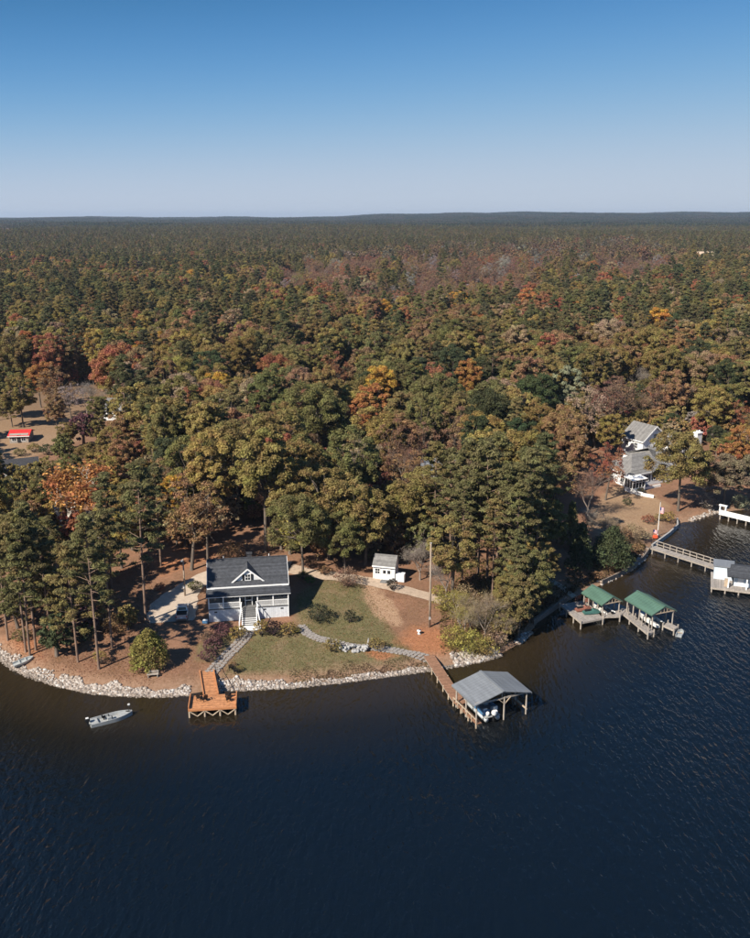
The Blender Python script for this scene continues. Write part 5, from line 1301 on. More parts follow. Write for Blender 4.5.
# ------------------------------------------------------------------ footbridge, blue boathouse, white dock
def bridge():
    a = G(653, 546.5, 1.2); c = G(727, 571, 1.0)
    rz, L = frame2(a, c)
    t = thing('footbridge', 'weathered timber footbridge with railing leading to the pale blue boathouse', 'footbridge', (a[0], a[1], 0), rz)
    boxp('deck', 'weathered_deck', t, (L / 2, 0, 1.1), (L, 1.6, .12))
    part('stringer', 'weathered_timber', t, lambda b: [b.box((L / 2, s * .7, .93), (L, .09, .24)) for s in (-1, 1)])
    n = 11
    for k in range(n):
        x = L * (k + .3) / n
        boxp('rail_post', 'weathered_timber', t, (x, .75, 1.65), (.13, .13, 1.1))
        if k % 2 == 0:
            for s in (-1, 1): MB().tube([(x, s * .72, -3), (x, s * .72, 1.04)], [.12, .12], 7).build('pile', 'weathered_timber', t)
    for z in (1.55, 2.15): boxp('rail', 'weathered_timber', t, (L / 2, .78, z), (L, .06, .13))
    return t
bridge()
def blue_boathouse():
    E = 2.9
    a = G(717, 585.5, .9); rz = R(-20)
    t = thing('boathouse', 'pale blue boathouse with low dark grey roof and timber deck', 'boathouse', (a[0], a[1], 0), rz)
    L = 13.0; D = 5.5
    boxp('deck', 'weathered_deck', t, (L / 2 - .5, D / 2 - .2, .85), (L + 1, D + 1.6, .14))
    boxp('rim_joist', 'weathered_timber', t, (L / 2 - .5, -1.04, .7), (L + 1, .08, .26))
    for k in range(7):
        for y in (-.95, D + .5): MB().tube([(-.8 + 2.1 * k, y, -3), (-.8 + 2.1 * k, y, .8)], [.13, .12], 7).build('pile', 'weathered_timber', t)
    boxp('wall', 'pale_blue_siding', t, (2.6 + 4.6, D / 2 + .3, .92 + 1.1), (9.2, D - 1.0, 2.2))
    part('storage_room', 'pale_blue_siding', t, lambda b: b.box((.9, D - 1.2, .92 + 1.15), (3.0, 2.6, 2.3)))
    part('storage_roof', 'silver_metal', t, lambda b: b.slab([(-.8, D - 2.7, 3.35), (2.6, D - 2.7, 3.35), (2.6, D + .3, 3.5), (-.8, D + .3, 3.5)], .14))
    part('roof', 'charcoal_shingle', t, lambda b: (b.slab([(1.4, -.6, E + .1), (12.4, -.6, E + .1), (11.6, D / 2, E + .95), (2.6, D / 2, E + .95)], .14), b.slab([(1.4, D + .4, E + .1), (12.4, D + .4, E + .1), (11.6, D / 2, E + .95), (2.6, D / 2, E + .95)], .14),
         b.slab([(1.4, -.6, E + .1), (1.4, D + .4, E + .1), (2.6, D / 2, E + .95)], .14)))
    for x in (1.7, 4.5, 7.3, 10.1): boxp('post', 'white_trim', t, (x, -.35, .92 + .98), (.2, .2, 1.98))
    boxp('cabinet', 'pale_timber', t, (1.35, .2, 1.55), (.5, .6, 1.3))
    boxp('door', 'white_trim', t, (3.6, .78, 1.95), (.9, .04, 2.0)); window(t, (6.2, .8, 2.2), 1.4, 1.0)
blue_boathouse()
def white_dock():
    a = G(719, 513.5, 1.2); c = G(775, 527, 1.2); rz, L = frame2(a, c)
    t = thing('dock', 'white-painted dock with solid railing and square gate portal', 'dock', (a[0], a[1], 0), rz)
    boxp('deck', 'white_trim', t, (L / 2, .8, 1.1), (L, 1.9, .14))
    boxp('railing', 'white_trim', t, (L / 2, -.1, 1.62), (L, .08, .75))
    part('top_rail', 'white_trim', t, lambda b: b.box((L / 2, -.1, 2.04), (L + .1, .2, .08)))
    for k in range(7):
        x = .3 + (L - .6) * k / 6; boxp('post', 'white_trim', t, (x, -.2, 1.55), (.16, .14, 1.05))
        for y in (0, 1.6): MB().tube([(x, y, -2.5), (x, y, 1.05)], [.13, .13], 7).build('pile', 'weathered_timber', t)
    part('gate_portal', 'white_trim', t, lambda b: (b.box((.15, .0, 2.05), (.25, .3, 2.0)), b.box((1.35, .0, 2.05), (.25, .3, 2.0)), b.box((.75, .0, 3.1), (1.7, .5, .25))))
    for x in (5.2, 7.0): part('bench', 'black_plastic', t, lambda b: (b.box((x, .6, 1.55), (1.1, .5, .08)), b.box((x, .85, 1.85), (1.1, .08, .55)), b.box((x, .6, 1.3), (.9, .3, .4))))
white_dock()

# ------------------------------------------------------------------ flags
def flag_cloth(parent, w, h, z0, side=1, nm='flag'):
    f = None
    for k in range(13):
        b = MB(); z = z0 - h * k / 13
        pts = [(side * (.05 + w * i / 6), .10 * math.sin(i * 1.1), -.10 * (i / 6) ** 2 * w) for i in range(7)]
        for i in range(6):
            a, c = pts[i], pts[i + 1]
            b.add([(a[0], a[1], z + a[2]), (c[0], c[1], z + c[2]), (c[0], c[1], z + c[2] - h / 13), (a[0], a[1], z + a[2] - h / 13)], [(0, 1, 2, 3)])
        b.build('flag_stripe', 'flag_red' if k % 2 == 0 else 'flag_white', parent)
    b = MB()
    for i in range(2):
        a = (side * (.05 + w * i / 6), .10 * math.sin(i * 1.1)); c = (side * (.05 + w * (i + 1) / 6), .10 * math.sin((i + 1) * 1.1))
        b.add([(a[0], a[1] - .012, z0 + .002), (c[0], c[1] - .012, z0 + .002), (c[0], c[1] - .012, z0 - h * 7 / 13), (a[0], a[1] - .012, z0 - h * 7 / 13)], [(0, 1, 2, 3)])
        b.add([(a[0], a[1] + .012, z0 + .002), (c[0], c[1] + .012, z0 + .002), (c[0], c[1] + .012, z0 - h * 7 / 13), (a[0], a[1] + .012, z0 - h * 7 / 13)], [(0, 1, 2, 3)])
    b.build('flag_canton', 'flag_blue', parent)
p = P(657.5, 536)
fp = thing('flagpole', 'white flagpole with striped flag on the point by the footbridge', 'flagpole', p)
MB().tube([(0, 0, -.3), (0, 0, 3.5), (0, 0, 6.9)], [.07, .06, .04], 8).build('pole', 'white_trim', fp); MB().tube([(0, 0, 6.88), (0, 0, 6.96), (0, 0, 7.04)], [.03, .08, .02], 8).build('finial', 'chrome', fp)
boxp('footing', 'grey_stone', fp, (0, 0, 0), (.5, .5, .2)); flag_cloth(fp, .85, 1.3, 5.9)
p = P(652.5, 538)
fs = thing('garden_flag', 'red and blue flag on a short staff at the foot of the flagpole', 'flag', p, R(8))
MB().tube([(0, 0, -.2), (0, 0, 1.75)], [.03, .03], 6).build('staff', 'black_plastic', fs); flag_cloth(fs, 1.0, .75, 1.65)
boxp('storage_box', 'float_orange', fs, (.45, -.15, .32), (.9, .5, .6), bevel=.05)

# ------------------------------------------------------------------ pickup
def truck():
    p = P(181.5, 623); rz = R(8)
    t = thing('pickup_truck', 'silver pickup truck parked on the concrete pad beside the house', 'truck', (p.x, p.y + .2, p.z + .07), rz)
    w = .86
    part('body', 'truck_paint', t, lambda b: b.prism([(0, .45), (0, .98), (.08, 1.02), (3.4, 1.04), (4.55, .98), (4.72, .85), (4.75, .45)], -w, w, 'x'), bevel=.05)
    part('bed_liner', 'rubber', t, lambda b: b.box((0, .95, 1.035), (1.48, 1.55, .03)))
    for s in (-1, 1): part('bed_rail', 'truck_paint', t, lambda b: b.box((s * (w - .05), .95, 1.08), (.1, 1.7, .1)))
    part('tailgate', 'truck_paint', t, lambda b: b.box((0, .0, .86), (2 * w - .1, .09, .52)), bevel=.02)
    cb = part('cab', 'truck_paint', t, lambda b: b.add([(-w + .04, 1.75, 1.02), (w - .04, 1.75, 1.02), (w - .04, 3.55, 1.02), (-w + .04, 3.55, 1.02), (-w + .17, 1.92, 1.66), (w - .17, 1.92, 1.66), (w - .17, 2.95, 1.66), (-w + .17, 2.95, 1.66)],
              [(0, 1, 2, 3), (4, 5, 6, 7), (0, 1, 5, 4), (1, 2, 6, 5), (2, 3, 7, 6), (3, 0, 4, 7)]), bevel=.05)
    part('rear_window', 'window_glass', cb, lambda b: b.add([(-.6, 1.77, 1.14), (.6, 1.77, 1.14), (.56, 1.885, 1.56), (-.56, 1.885, 1.56)], [(0, 1, 2, 3)]))
    part('windscreen', 'window_glass', cb, lambda b: b.add([(-.66, 3.48, 1.12), (.66, 3.48, 1.12), (.6, 3.07, 1.58), (-.6, 3.07, 1.58)], [(0, 1, 2, 3)]))
    for s in (-1, 1): part('side_window', 'window_glass', cb, lambda b: b.add([(s * (w - .055), 1.98, 1.14), (s * (w - .055), 3.25, 1.14), (s * (w - .145), 2.95, 1.56), (s * (w - .145), 2.05, 1.56)], [(0, 1, 2, 3)]))
    for y in (.85, 3.85):
        for s in (-1, 1):
            wh = MB().tube([(s * (w - .22), y, .36), (s * (w + .02), y, .36)], [.36, .36], 18).build('wheel', 'rubber', t); MB().tube([(s * (w + .0), y, .36), (s * (w + .035), y, .36)], [.22, .2], 14).build('rim', 'chrome', wh)
    part('rear_bumper', 'chrome', t, lambda b: b.box((0, -.1, .5), (2 * w - .1, .18, .18)), bevel=.03); part('front_bumper', 'chrome', t, lambda b: b.box((0, 4.8, .5), (2 * w, .16, .22)), bevel=.03)
    for s in (-1, 1):
        boxp('tail_lamp', 'lamp_red', t, (s * (w - .09), -.03, .85), (.14, .06, .34)); boxp('headlight', 'lamp_glass', t, (s * (w - .2), 4.74, .78), (.34, .06, .2)); boxp('mirror', 'truck_paint', t, (s * (w + .1), 3.15, 1.15), (.2, .1, .18))
    boxp('licence_plate', 'white_trim', t, (0, -.055, .72), (.32, .02, .16))
truck()
p = P(205.5, 623)
k_ = thing('storage_tub', 'small blue tub beside the house porch corner', 'tub', p)
part('shell', 'blue_tarp', k_, lambda b: (b.box((0, 0, .25), (.9, .6, .5))), bevel=.08); boxp('lid', 'gelcoat_white', k_, (0, 0, .52), (.7, .45, .05))

# ------------------------------------------------------------------ poles
def pole(name, label, cat, u, v, h, r0, mat, extras=None):
    p = P(u, v); t = thing(name, label, cat, p)
    MB().tube([(0, 0, -.5), (.03, 0, h * .5), (0, .05, h)], [r0, r0 * .85, r0 * .65], 9).build('shaft', mat, t, smooth=True)
    if extras: extras(t, h)
    return t
def lamp_ex(t, h):
    part('lamp_arm', 'pole_wood', t, lambda b: b.beam((0, 0, h - .25), (-.05, -.55, h - .05), .07)); boxp('lamp_head', 'lamp_glass', t, (-.05, -.65, h - .05), (.3, .5, .16), bevel=.04)
    boxp('meter_box', 'gelcoat_white', t, (0, -.2, 1.6), (.3, .16, .4))
pole('lamp_post', 'wooden lamp post beside the curved driveway', 'lamp post', 185, 596, 6.2, .15, 'pole_wood', lamp_ex)
pole('tall_pole', 'tall plain wooden pole standing on the clay bank', 'pole', 429.5, 627, 13.2, .18, 'pole_wood', lambda t, h: (boxp('pole_cap', 'grey_stone', t, (0, .05, h + .02), (.3, .3, .06)), boxp('meter_box', 'grey_stone', t, (0, -.2, 1.5), (.3, .14, .4))))
pole('utility_pole', 'plain wooden utility pole at the end of the gravel road', 'pole', 451.5, 592, 7.0, .15, 'pole_wood', lambda t, h: (boxp('crossarm', 'pole_wood', t, (0, 0, h - .3), (.9, .1, .12)), boxp('transformer_can', 'grey_stone', t, (.22, -.1, h - .9), (.3, .3, .55), bevel=.05)))

# ------------------------------------------------------------------ white house by the cove
def hip(b, x0, x1, y0, y1, E, Rg, ov=.4, gl=False, gr=False):
    """hipped roof with ridge along x; gl / gr make that end a gable"""
    x0 -= ov; x1 += ov; y0 -= ov; y1 += ov; ym = (y0 + y1) / 2; h = (y1 - y0) / 2
    a = x0 + (0 if gl else h); c = x1 - (0 if gr else h)
    b.slab([(x0, y0, E), (x1, y0, E), (c, ym, Rg), (a, ym, Rg)], .14); b.slab([(x0, y1, E), (x1, y1, E), (c, ym, Rg), (a, ym, Rg)], .14)
    if not gl: b.slab([(x0, y0, E), (x0, y1, E), (a, ym, Rg)], .14)
    if not gr: b.slab([(x1, y0, E), (x1, y1, E), (c, ym, Rg)], .14)
def cove_house():
    p = P(630, 489); z = p.z - .1; rz = R(30)
    t = thing('white_house', 'large white house with grey hipped roofs and sunroom above the cove', 'house', (p.x, p.y, z), rz)
    Mi = (Matrix.Translation((p.x, p.y, z)) @ Matrix.Rotation(rz, 4, 'Z')).inverted()
    def loc(u, v, h): return Mi @ Vector(G(u, v, z + h))
    W = 13.0; D = 9.0
    part('wall', 'white_siding', t, lambda b: b.box((W / 2, D / 2, 1.4), (W, D, 4.0)))
    part('roof', 'grey_shingle', t, lambda b: hip(b, 0, W, 0, D, 3.4, 6.4, .5))
    part('fascia', 'white_trim', t, lambda b: (b.box((W / 2, -.54, 3.28), (W + 1, .08, .22)), b.box((-.54, D / 2, 3.282), (.08, D + 1, .22))))
    part('sunroom', 'white_trim', t, lambda b: (b.box((.1, -1.2, .4), (3.8, 2.4, 1.2)), [b.box((-1.75 + .92 * k, -2.36, 1.9), (.13, .13, 2.0)) for k in range(5)], [b.box((-1.76, -2.36 + .8 * k, 1.9), (.13, .13, 2.0)) for k in range(1, 4)], b.box((.1, -2.36, 2.25), (3.7, .1, .1))))
    boxp('sunroom_glass', 'window_glass', t, (.1, -1.2, 1.9), (3.6, 2.25, 1.8))
    part('sunroom_roof', 'white_trim', t, lambda b: b.slab([(-2.1, -2.8, 2.95), (2.3, -2.8, 2.95), (2.3, .2, 3.3), (-2.1, .2, 3.3)], .14))
    for x in (3.4, 5.0, 7.6, 10.2): window(t, (x, 0, 1.9), 1.0, 1.4, shutters=True)
    for y in (2.5, 6.0): window(t, (0, y, 1.9), 1.0, 1.4, face=-1, axis='y')
    E, Rg = 5.6, 8.8
    f = loc(656, 426, Rg); bk = loc(637, 420.5, Rg); L = max(7.0, abs(bk.y - f.y)); x0, y0 = f.x, f.y; hw = 4.0
    print('rear wing', f, bk)
    part('rear_wing', 'white_siding', t, lambda b: b.prism([(x0 - hw, -.5), (x0 + hw, -.5), (x0 + hw, E), (x0, Rg - .15), (x0 - hw, E)], y0, y0 + L, 'y'))
    b = MB()
    for s in (-1, 1): b.slab([(x0 + s * (hw + .4), y0 - .4, E - .25), (x0 + s * (hw + .4), y0 + L + .4, E - .25), (x0, y0 + L + .4, Rg), (x0, y0 - .4, Rg)], .14)
    b.build('rear_roof', 'grey_shingle', t)
    b = MB()
    for s in (-1, 1): b.beam((x0 + s * (hw + .4), y0 - .46, E - .4), (x0, y0 - .46, Rg - .14), .08, .26)
    b.build('rake_board', 'white_trim', t); boxp('eave_board', 'white_trim', t, (x0 - hw - .45, y0 + L / 2, E - .36), (.07, L + .8, .24))
    for y in (2.2, 5.2): window(t, (x0 - hw, y0 + y, 3.9), 1.0, 1.3, face=-1, axis='y')
    window(t, (x0, y0, 6.2), .9, 1.2); window(t, (x0 - 1.8, y0, 3.4), 1.0, 1.4); window(t, (x0 + 1.8, y0, 3.4), 1.0, 1.4)
    c = loc(699, 449, 3.2)
    part('right_wing', 'white_siding', t, lambda b: b.prism([(c.x - 6.5, -.8), (c.x + .3, -.8), (c.x + .3, 4.6), (c.x - 3.1, 6.6), (c.x - 6.5, 4.6)], c.y + .6, c.y + 7, 'y'))
    b = MB()
    for s in (-1, 1): b.slab([(c.x - 3.1 + s * 3.8, c.y + .3, 4.4), (c.x - 3.1 + s * 3.8, c.y + 7.3, 4.4), (c.x - 3.1, c.y + 7.3, 6.75), (c.x - 3.1, c.y + .3, 6.75)], .14)
    b.build('right_roof', 'grey_shingle', t)
    ch = part('chimney', 'white_siding', t, lambda b: b.box((c.x - .6, c.y + .2, 3.2), (1.7, 1.1, 8.2))); part('chimney_cap', 'white_trim', ch, lambda b: (b.box((c.x - .6, c.y + .2, 7.4), (2.0, 1.4, .25)), b.box((c.x - 1.0, c.y + .2, 7.7), (.35, .35, .5)), b.box((c.x - .2, c.y + .2, 7.7), (.35, .35, .5))))
    part('link_wing', 'white_siding', t, lambda b: b.box((16.5, 9.5, 1.2), (8.0, 11.0, 4.2)))
    part('link_roof', 'grey_shingle', t, lambda b: hip(b, 12.6, 20.4, 4.2, 15.0, 3.3, 5.6, .3))
    part('terrace', 'white_trim', t, lambda b: b.box((5.2, -1.6, .0), (5.0, .3, 1.0)))
cove_house()
def low_wall(name, label, pts, h, w, mat, cat='wall', course=None):
    P3 = [P(u, v) if isinstance(u, (int, float)) else u for u, v in pts]
    t = thing(name, label, cat, P3[0])
    o = P3[0]
    for i in range(len(P3) - 1):
        a = P3[i] - o; c = P3[i + 1] - o; L = (c - a).length; n = max(1, int(L / (course or 1.2)))
        for k in range(n):
            q0 = a.lerp(c, k / n); q1 = a.lerp(c, (k + .96) / n); hh = h * random.uniform(.9, 1.08); dz = Vector((0, 0, hh / 2 - .2))
            MB().beam(q0 + dz, q1 + dz, w * random.uniform(.9, 1.1), hh + .4).build('block', mat, t)
    return t
low_wall('garden_wall', 'low white garden wall curving below the white house', [(626, 490), (633, 493.5), (643, 496), (654, 498)], .7, .35, 'white_trim')
def bank_wall(name, label, pts, h, w, mat):
    P3 = [Vector((*G(u, v, 0)[:2], 0)) for u, v in pts]; t = thing(name, label, 'wall', P3[0]); o = P3[0]
    for i in range(len(P3) - 1):
        a = P3[i] - o; c = P3[i + 1] - o; n = max(1, int((c - a).length / 2.4))
        for k in range(n):
            q0 = a.lerp(c, k / n); q1 = a.lerp(c, (k + .985) / n)
            for j in range(3): MB().beam(q0 + Vector((0, 0, -.3 + h * (j + .5) / 3)), q1 + Vector((0, 0, -.3 + h * (j + .5) / 3)), w * random.uniform(.92, 1.08), h / 3 - .015).build('timber', mat, t)
            q = q0 - Vector((0, 0, 0)); MB().tube([q + Vector((0, 0, -2)), q + Vector((0, 0, h - .2))], [.12, .11], 6).build('post', mat, t)
    return t
bank_wall('retaining_wall', 'dark timber retaining wall along the shaded bank', [(534, 624.5), (552, 612), (566, 602)], 1.2, .22, 'timber_wall')
bank_wall('retaining_wall', 'timber retaining wall below the juniper bank', [(602, 585), (617, 578), (632, 570), (643, 560.5), (651, 550)], 1.2, .22, 'timber_wall')
bank_wall('sea_wall', 'pale sea wall round the flagpole point', [(652, 548.5), (660, 542.5), (669, 536), (677.5, 528), (677, 521.5)], 1.15, .3, 'grey_stone')

# ------------------------------------------------------------------ half-hidden buildings in the woods
def simple_house(label, u, v, W, D, E, Rg, rz, wall, roof, gable_x=True, cat='house', name='house', z=None):
    p = P(u, v); t = thing(name, label, cat, p, rz)
    part('wall', wall, t, lambda b: b.prism([(-D / 2, -1.0), (D / 2, -1.0), (D / 2, E), (0, Rg - .15), (-D / 2, E)], -W / 2, W / 2, 'x'))
    b = MB()
    for s in (-1, 1): b.slab([(-W / 2 - .4, s * (D / 2 + .4), E - .2), (W / 2 + .4, s * (D / 2 + .4), E - .2), (W / 2 + .4, 0, Rg), (-W / 2 - .4, 0, Rg)], .14)
    b.build('roof', roof, t); boxp('fascia', 'white_trim', t, (0, -D / 2 - .44, E - .28), (W + .8, .06, .2))
    for k in range(max(2, int(W / 3.2))): window(t, (-W / 2 + W * (k + .5) / max(2, int(W / 3.2)), -D / 2, E * .55), 1.0, 1.3)
    boxp('door', 'shutter_black', t, (W * .02, -D / 2 - .03, 1.0), (.9, .06, 2.0))
    return t
simple_house('open shed with bright red metal roof at the tan meadow', 22, 440, 4.6, 6.0, 2.0, 2.8, R(8), 'weathered_timber', 'red_metal', cat='shed', name='red_roofed_shed')
simple_house('dark-roofed grey house below the red-roofed shed', 22, 478, 7, 6, 2.8, 4.6, R(24), 'blue_grey_board', 'dark_shingle')
simple_house('white house half hidden by trees beyond the tan meadow', 132, 418, 13, 8, 3.0, 5.6, R(-8), 'white_siding', 'grey_shingle')
simple_house('pale house half hidden in the middle of the forest', 441, 485, 9, 7, 3.4, 6.2, R(10), 'white_siding', 'silver_metal')
simple_house('blue-grey house hidden behind the orange sycamore', 104, 540, 9, 7, 3.0, 5.6, R(12), 'blue_grey_board', 'grey_shingle')
pf = G(705, 260, 22)
hf = simple_house('tiny far house with pale walls on the distant rise', 705, 263, 15, 9, 5, 9, R(-25), 'white_siding', 'gravel'); hf.location = (pf[0], pf[1], Ts(pf[0], pf[1]) + 9)

# ------------------------------------------------------------------ shrubs
NSH = 0
def shrub(u, v, var, tint, s, label, group=None, sz=1.0):
    p = P(u, v); tm, cm = BUSH[var]
    root = thing('shrub', label, 'shrub', p, random.uniform(0, 6.28), group); root.scale = (s, s, s * sz)
    for pn, me in (('stem', tm), ('foliage', cm)):
        o = bpy.data.objects.new(pn, me); C.objects.link(o); o.parent = root
        if pn == 'foliage': o['tint'] = tuple(tint if not isinstance(tint, str) else jit(TINT[tint], .08))
    return root
for (u, v, var, tn, s, lab) in [
    (222, 637, 1, 'plum', 1.4, 'large dark plum shrub at the left front corner of the house'), (208, 644, 0, 'mauve', 1.2, 'mauve shrub beside the small left lawn'), (213, 652, 0, 'plum', 1.35, 'purple-brown shrub midway along the left stone path'),
    (207, 661, 0, 'plum', 1.15, 'purple shrub beside the lower left stone path'), (216, 645, 2, 'plum', .9, 'upright plum shrub between the mauve shrubs'),
    (239, 638, 0, 'yolive', 1.25, 'olive shrub just left of the front steps'), (261, 635, 2, 'yolive', 1.15, 'upright olive shrub just right of the front steps'),
    (273, 634, 1, (.045, .03, .032), 1.35, 'rounded dark burgundy hedge shrub under the right porch'), (289, 634, 0, 'yolive', 1.2, 'yellowish shrub at the right front corner of the house'), (297, 633, 0, 'yellow', .6, 'small yellow shrub at the start of the right stone path'),
    (319, 621, 3, (.05, .055, .035), 1.2, 'dark spiky shrub on the lawn nearest the house'), (350, 622, 2, (.05, .055, .035), .95, 'narrow dark shrub in the middle of the lawn'), (347, 586, 3, 'mauve', 1.35, 'bare brown shrub at the gravel road bend'),
    (392, 590, 2, (.06, .05, .04), 1.0, 'thin dark shrub in front of the white shed'), (332, 651, 0, 'olive', 1.15, 'olive shrub left of the grey rock garden'), (377, 649, 1, 'olive', 1.1, 'olive shrub right of the grey rock garden'),
    (303, 579, 1, 'green', .9, 'green shrub beside the gravel road behind the house'), (195, 590, 1, 'green', 1.05, 'bright green rounded shrub in the driveway bed'),
    (310, 583, 0, (.06, .16, .04), .8, 'low bright green plant behind the house corner'), (455, 646, 3, 'yellow', 1.3, 'yellow thicket shrub on the clay bank'), (470, 652, 3, 'yellow', 1.4, 'bright yellow-green shrub above the white stones'),
    (484, 655, 3, 'yolive', 1.2, 'olive-yellow shrub above the white stones'), (444, 610, 3, 'yellow', 1.2, 'yellow shrub near the utility pole'), (440, 596, 0, 'yellow', 1.2, 'golden shrub at the end of the gravel road'), (465, 605, 3, 'tan', 1.4, 'tan twiggy shrub in the thicket'),
    (478, 625, 3, 'tan', 1.5, 'pale twiggy shrub in the thicket above the yellow shrubs'), (495, 645, 3, 'tan', 1.2, 'tan shrub at the thicket edge over the water'), (400, 556, 1, 'orange', .9, 'orange shrub beside the white shed'), (376, 560, 0, 'green', 1.2, 'green shrub behind the white shed'),
    (325, 575, 0, 'brown', 1.1, 'brown shrub at the forest edge by the gravel road'), (233, 667, 0, 'brown', .5, 'low brown plant beside the lower left path'), (240, 671, 0, 'olive', .5, 'low olive plant above the stones right of the dock'),
    (648, 523, 1, 'rust', 1.2, 'reddish brown shrub on the point'), (668, 521, 0, 'yolive', 1.3, 'olive shrub at the foot of the large olive-green tree'), (660, 521, 0, 'olive', 1.0, 'olive shrub behind the flagpole'), (627, 505, 0, 'dkgreen', 1.0, 'dark green shrub below the white garden wall'),
    (632, 540, 3, 'tan', 1.4, 'tan twiggy shrub above the juniper'), (643, 540, 0, 'tan', 1.2, 'tan shrub left of the garden flag'), (618, 542, 3, 'brown', 1.5, 'brown twiggy shrub behind the juniper'), (637, 552, 0, 'brown', 1.0, 'brown shrub above the timber wall'),
    (641, 493, 0, 'green', .8, 'green shrub in front of the white house windows'), (706, 508, 3, 'grey', 1.3, 'grey twiggy shrub behind the white dock portal'), (740, 508, 3, 'pale', 1.3, 'pale twiggy shrub behind the white dock'),
    (598, 580, 0, 'brown', 1.0, 'brown shrub behind the nearer green roof'), (22, 640, 1, 'green', 1.1, 'low green shrub beside the clay patch'), (101, 664, 2, 'yolive', 1.0, 'yellow-green shrub at the foot of the shore pine'), (83, 640, 1, 'dkgreen', 1.6, 'dark green shrub under the shore pines'),
    (128, 622, 1, 'green', 1.4, 'green shrub under the pine by the parking pad'), (116, 632, 3, 'brown', 1.2, 'brown shrub under the pines'), (70, 640, 0, 'plum', 1.3, 'plum shrub under the shore pines'), (160, 590, 0, 'rust', .8, 'rust shrub left of the driveway bend'), (232, 560, 3, 'brown', 1.5, 'brown shrub right behind the house roof ridge'),
    (60, 470, 1, 'green', 1.8, 'large green shrub beside the dark-roofed house'), (20, 456, 1, 'green', 1.3, 'green shrub in front of the red-roofed shed'), (34, 452, 1, 'olive', 1.5, 'olive shrub by the right wall of the red-roofed shed'), (48, 455, 0, 'dkgreen', 1.8, 'dark green shrub beside the red-roofed shed'), (75, 458, 1, 'olive', 1.8, 'olive shrub at the meadow corner'), (105, 440, 1, 'green', 2.0, 'green shrub below the purple tree')]:
    shrub(u, v, var, tn, s, lab)

# undergrowth and thicket along the banks (too many stems to count)
def ground_cover(name, label, spots, size, r, tints, hgt=.5):
    Vs, Fs, o = [], [], 0
    V = np.array(spots); n = len(V)
    z = T(V[:, 0], V[:, 1])
    c = np.column_stack([V, z + r.uniform(.05, hgt, n)])
    q, f = cards(c, size * r.uniform(.6, 1.4, n), unit(r.normal(size=(n, 3)) + [0, 0, .3]), .35, r)
    me = npmesh(name, q, f, 'leaf'); ob = bpy.data.objects.new(name, me); C.objects.link(ob); ob['kind'] = 'stuff'; ob['tint'] = tints; ob['label'] = label; ob['category'] = 'undergrowth'
    return ob
def along(pts, n, lo, hi, r):
    L = np.array([G(u, v)[:2] for u, v in pts]); out = []
    seg = np.hypot(*np.diff(L, axis=0).T); cum = np.concatenate([[0], np.cumsum(seg)])
    for t_ in r.uniform(0, cum[-1], n):
        i = min(len(seg) - 1, np.searchsorted(cum, t_) - 1); i = max(i, 0); f = (t_ - cum[i]) / seg[i]; p = L[i] * (1 - f) + L[i + 1] * f
        d = (L[i + 1] - L[i]) / seg[i]; nr = np.array([-d[1], d[0]]); w_ = hi * (.8 + .28 * math.sin(t_ * .9) + .18 * math.sin(t_ * 2.3 + 1)); out.append(p + nr * (lo + (w_ - lo) * r.uniform(0, 1) ** 1.25))
    return out
SP = lambda a, c: [q for q in SHORE_PX if a <= q[0] <= c and q[1] > 500]
r9 = np.random.default_rng(9)
ground_cover('bank_grass', 'dark dry grass along the lawn bank', along(SP(275, 430), 2600, .3, 2.6, r9), .12, r9, (.19, .14, .085), .16)
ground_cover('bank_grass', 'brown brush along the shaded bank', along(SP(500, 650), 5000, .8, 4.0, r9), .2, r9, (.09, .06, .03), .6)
def litter(poly, n, r, lo=(0, 0)):
    q = pxpoly(poly); a, c = q.min(0), q.max(0); pts = r.uniform(a, c, (n * 3, 2)); return pts[pip(pts[:, 0], pts[:, 1], q)][:n]
ground_cover('fallen_leaves', 'fallen leaves on the lawn and yard', litter([(150, 685), (196, 630), (300, 620), (300, 575), (430, 590), (450, 655), (300, 676)], 14000, r9), .075, r9, (.26, .15, .075), .05)
ground_cover('fallen_leaves', 'fallen leaves and pine straw under the shore pines', litter([(5, 655), (20, 600), (150, 560), (160, 650), (150, 688), (60, 676)], 12000, r9), .10, r9, (.22, .115, .065), .07)
ground_cover('lawn_grass', 'tufts of grass on the lawn', litter([(225, 675), (240, 645), (300, 627), (296, 595), (325, 580), (362, 580), (398, 640), (420, 658), (330, 677)], 16000, r9), .07, r9, (.12, .125, .045), .06)
ground_cover('undergrowth', 'low brush under the lakeside grove', litter([(440, 655), (440, 600), (470, 560), (560, 560), (550, 600), (515, 640), (480, 655)], 9000, r9), .20, r9, (.13, .10, .04), .7)

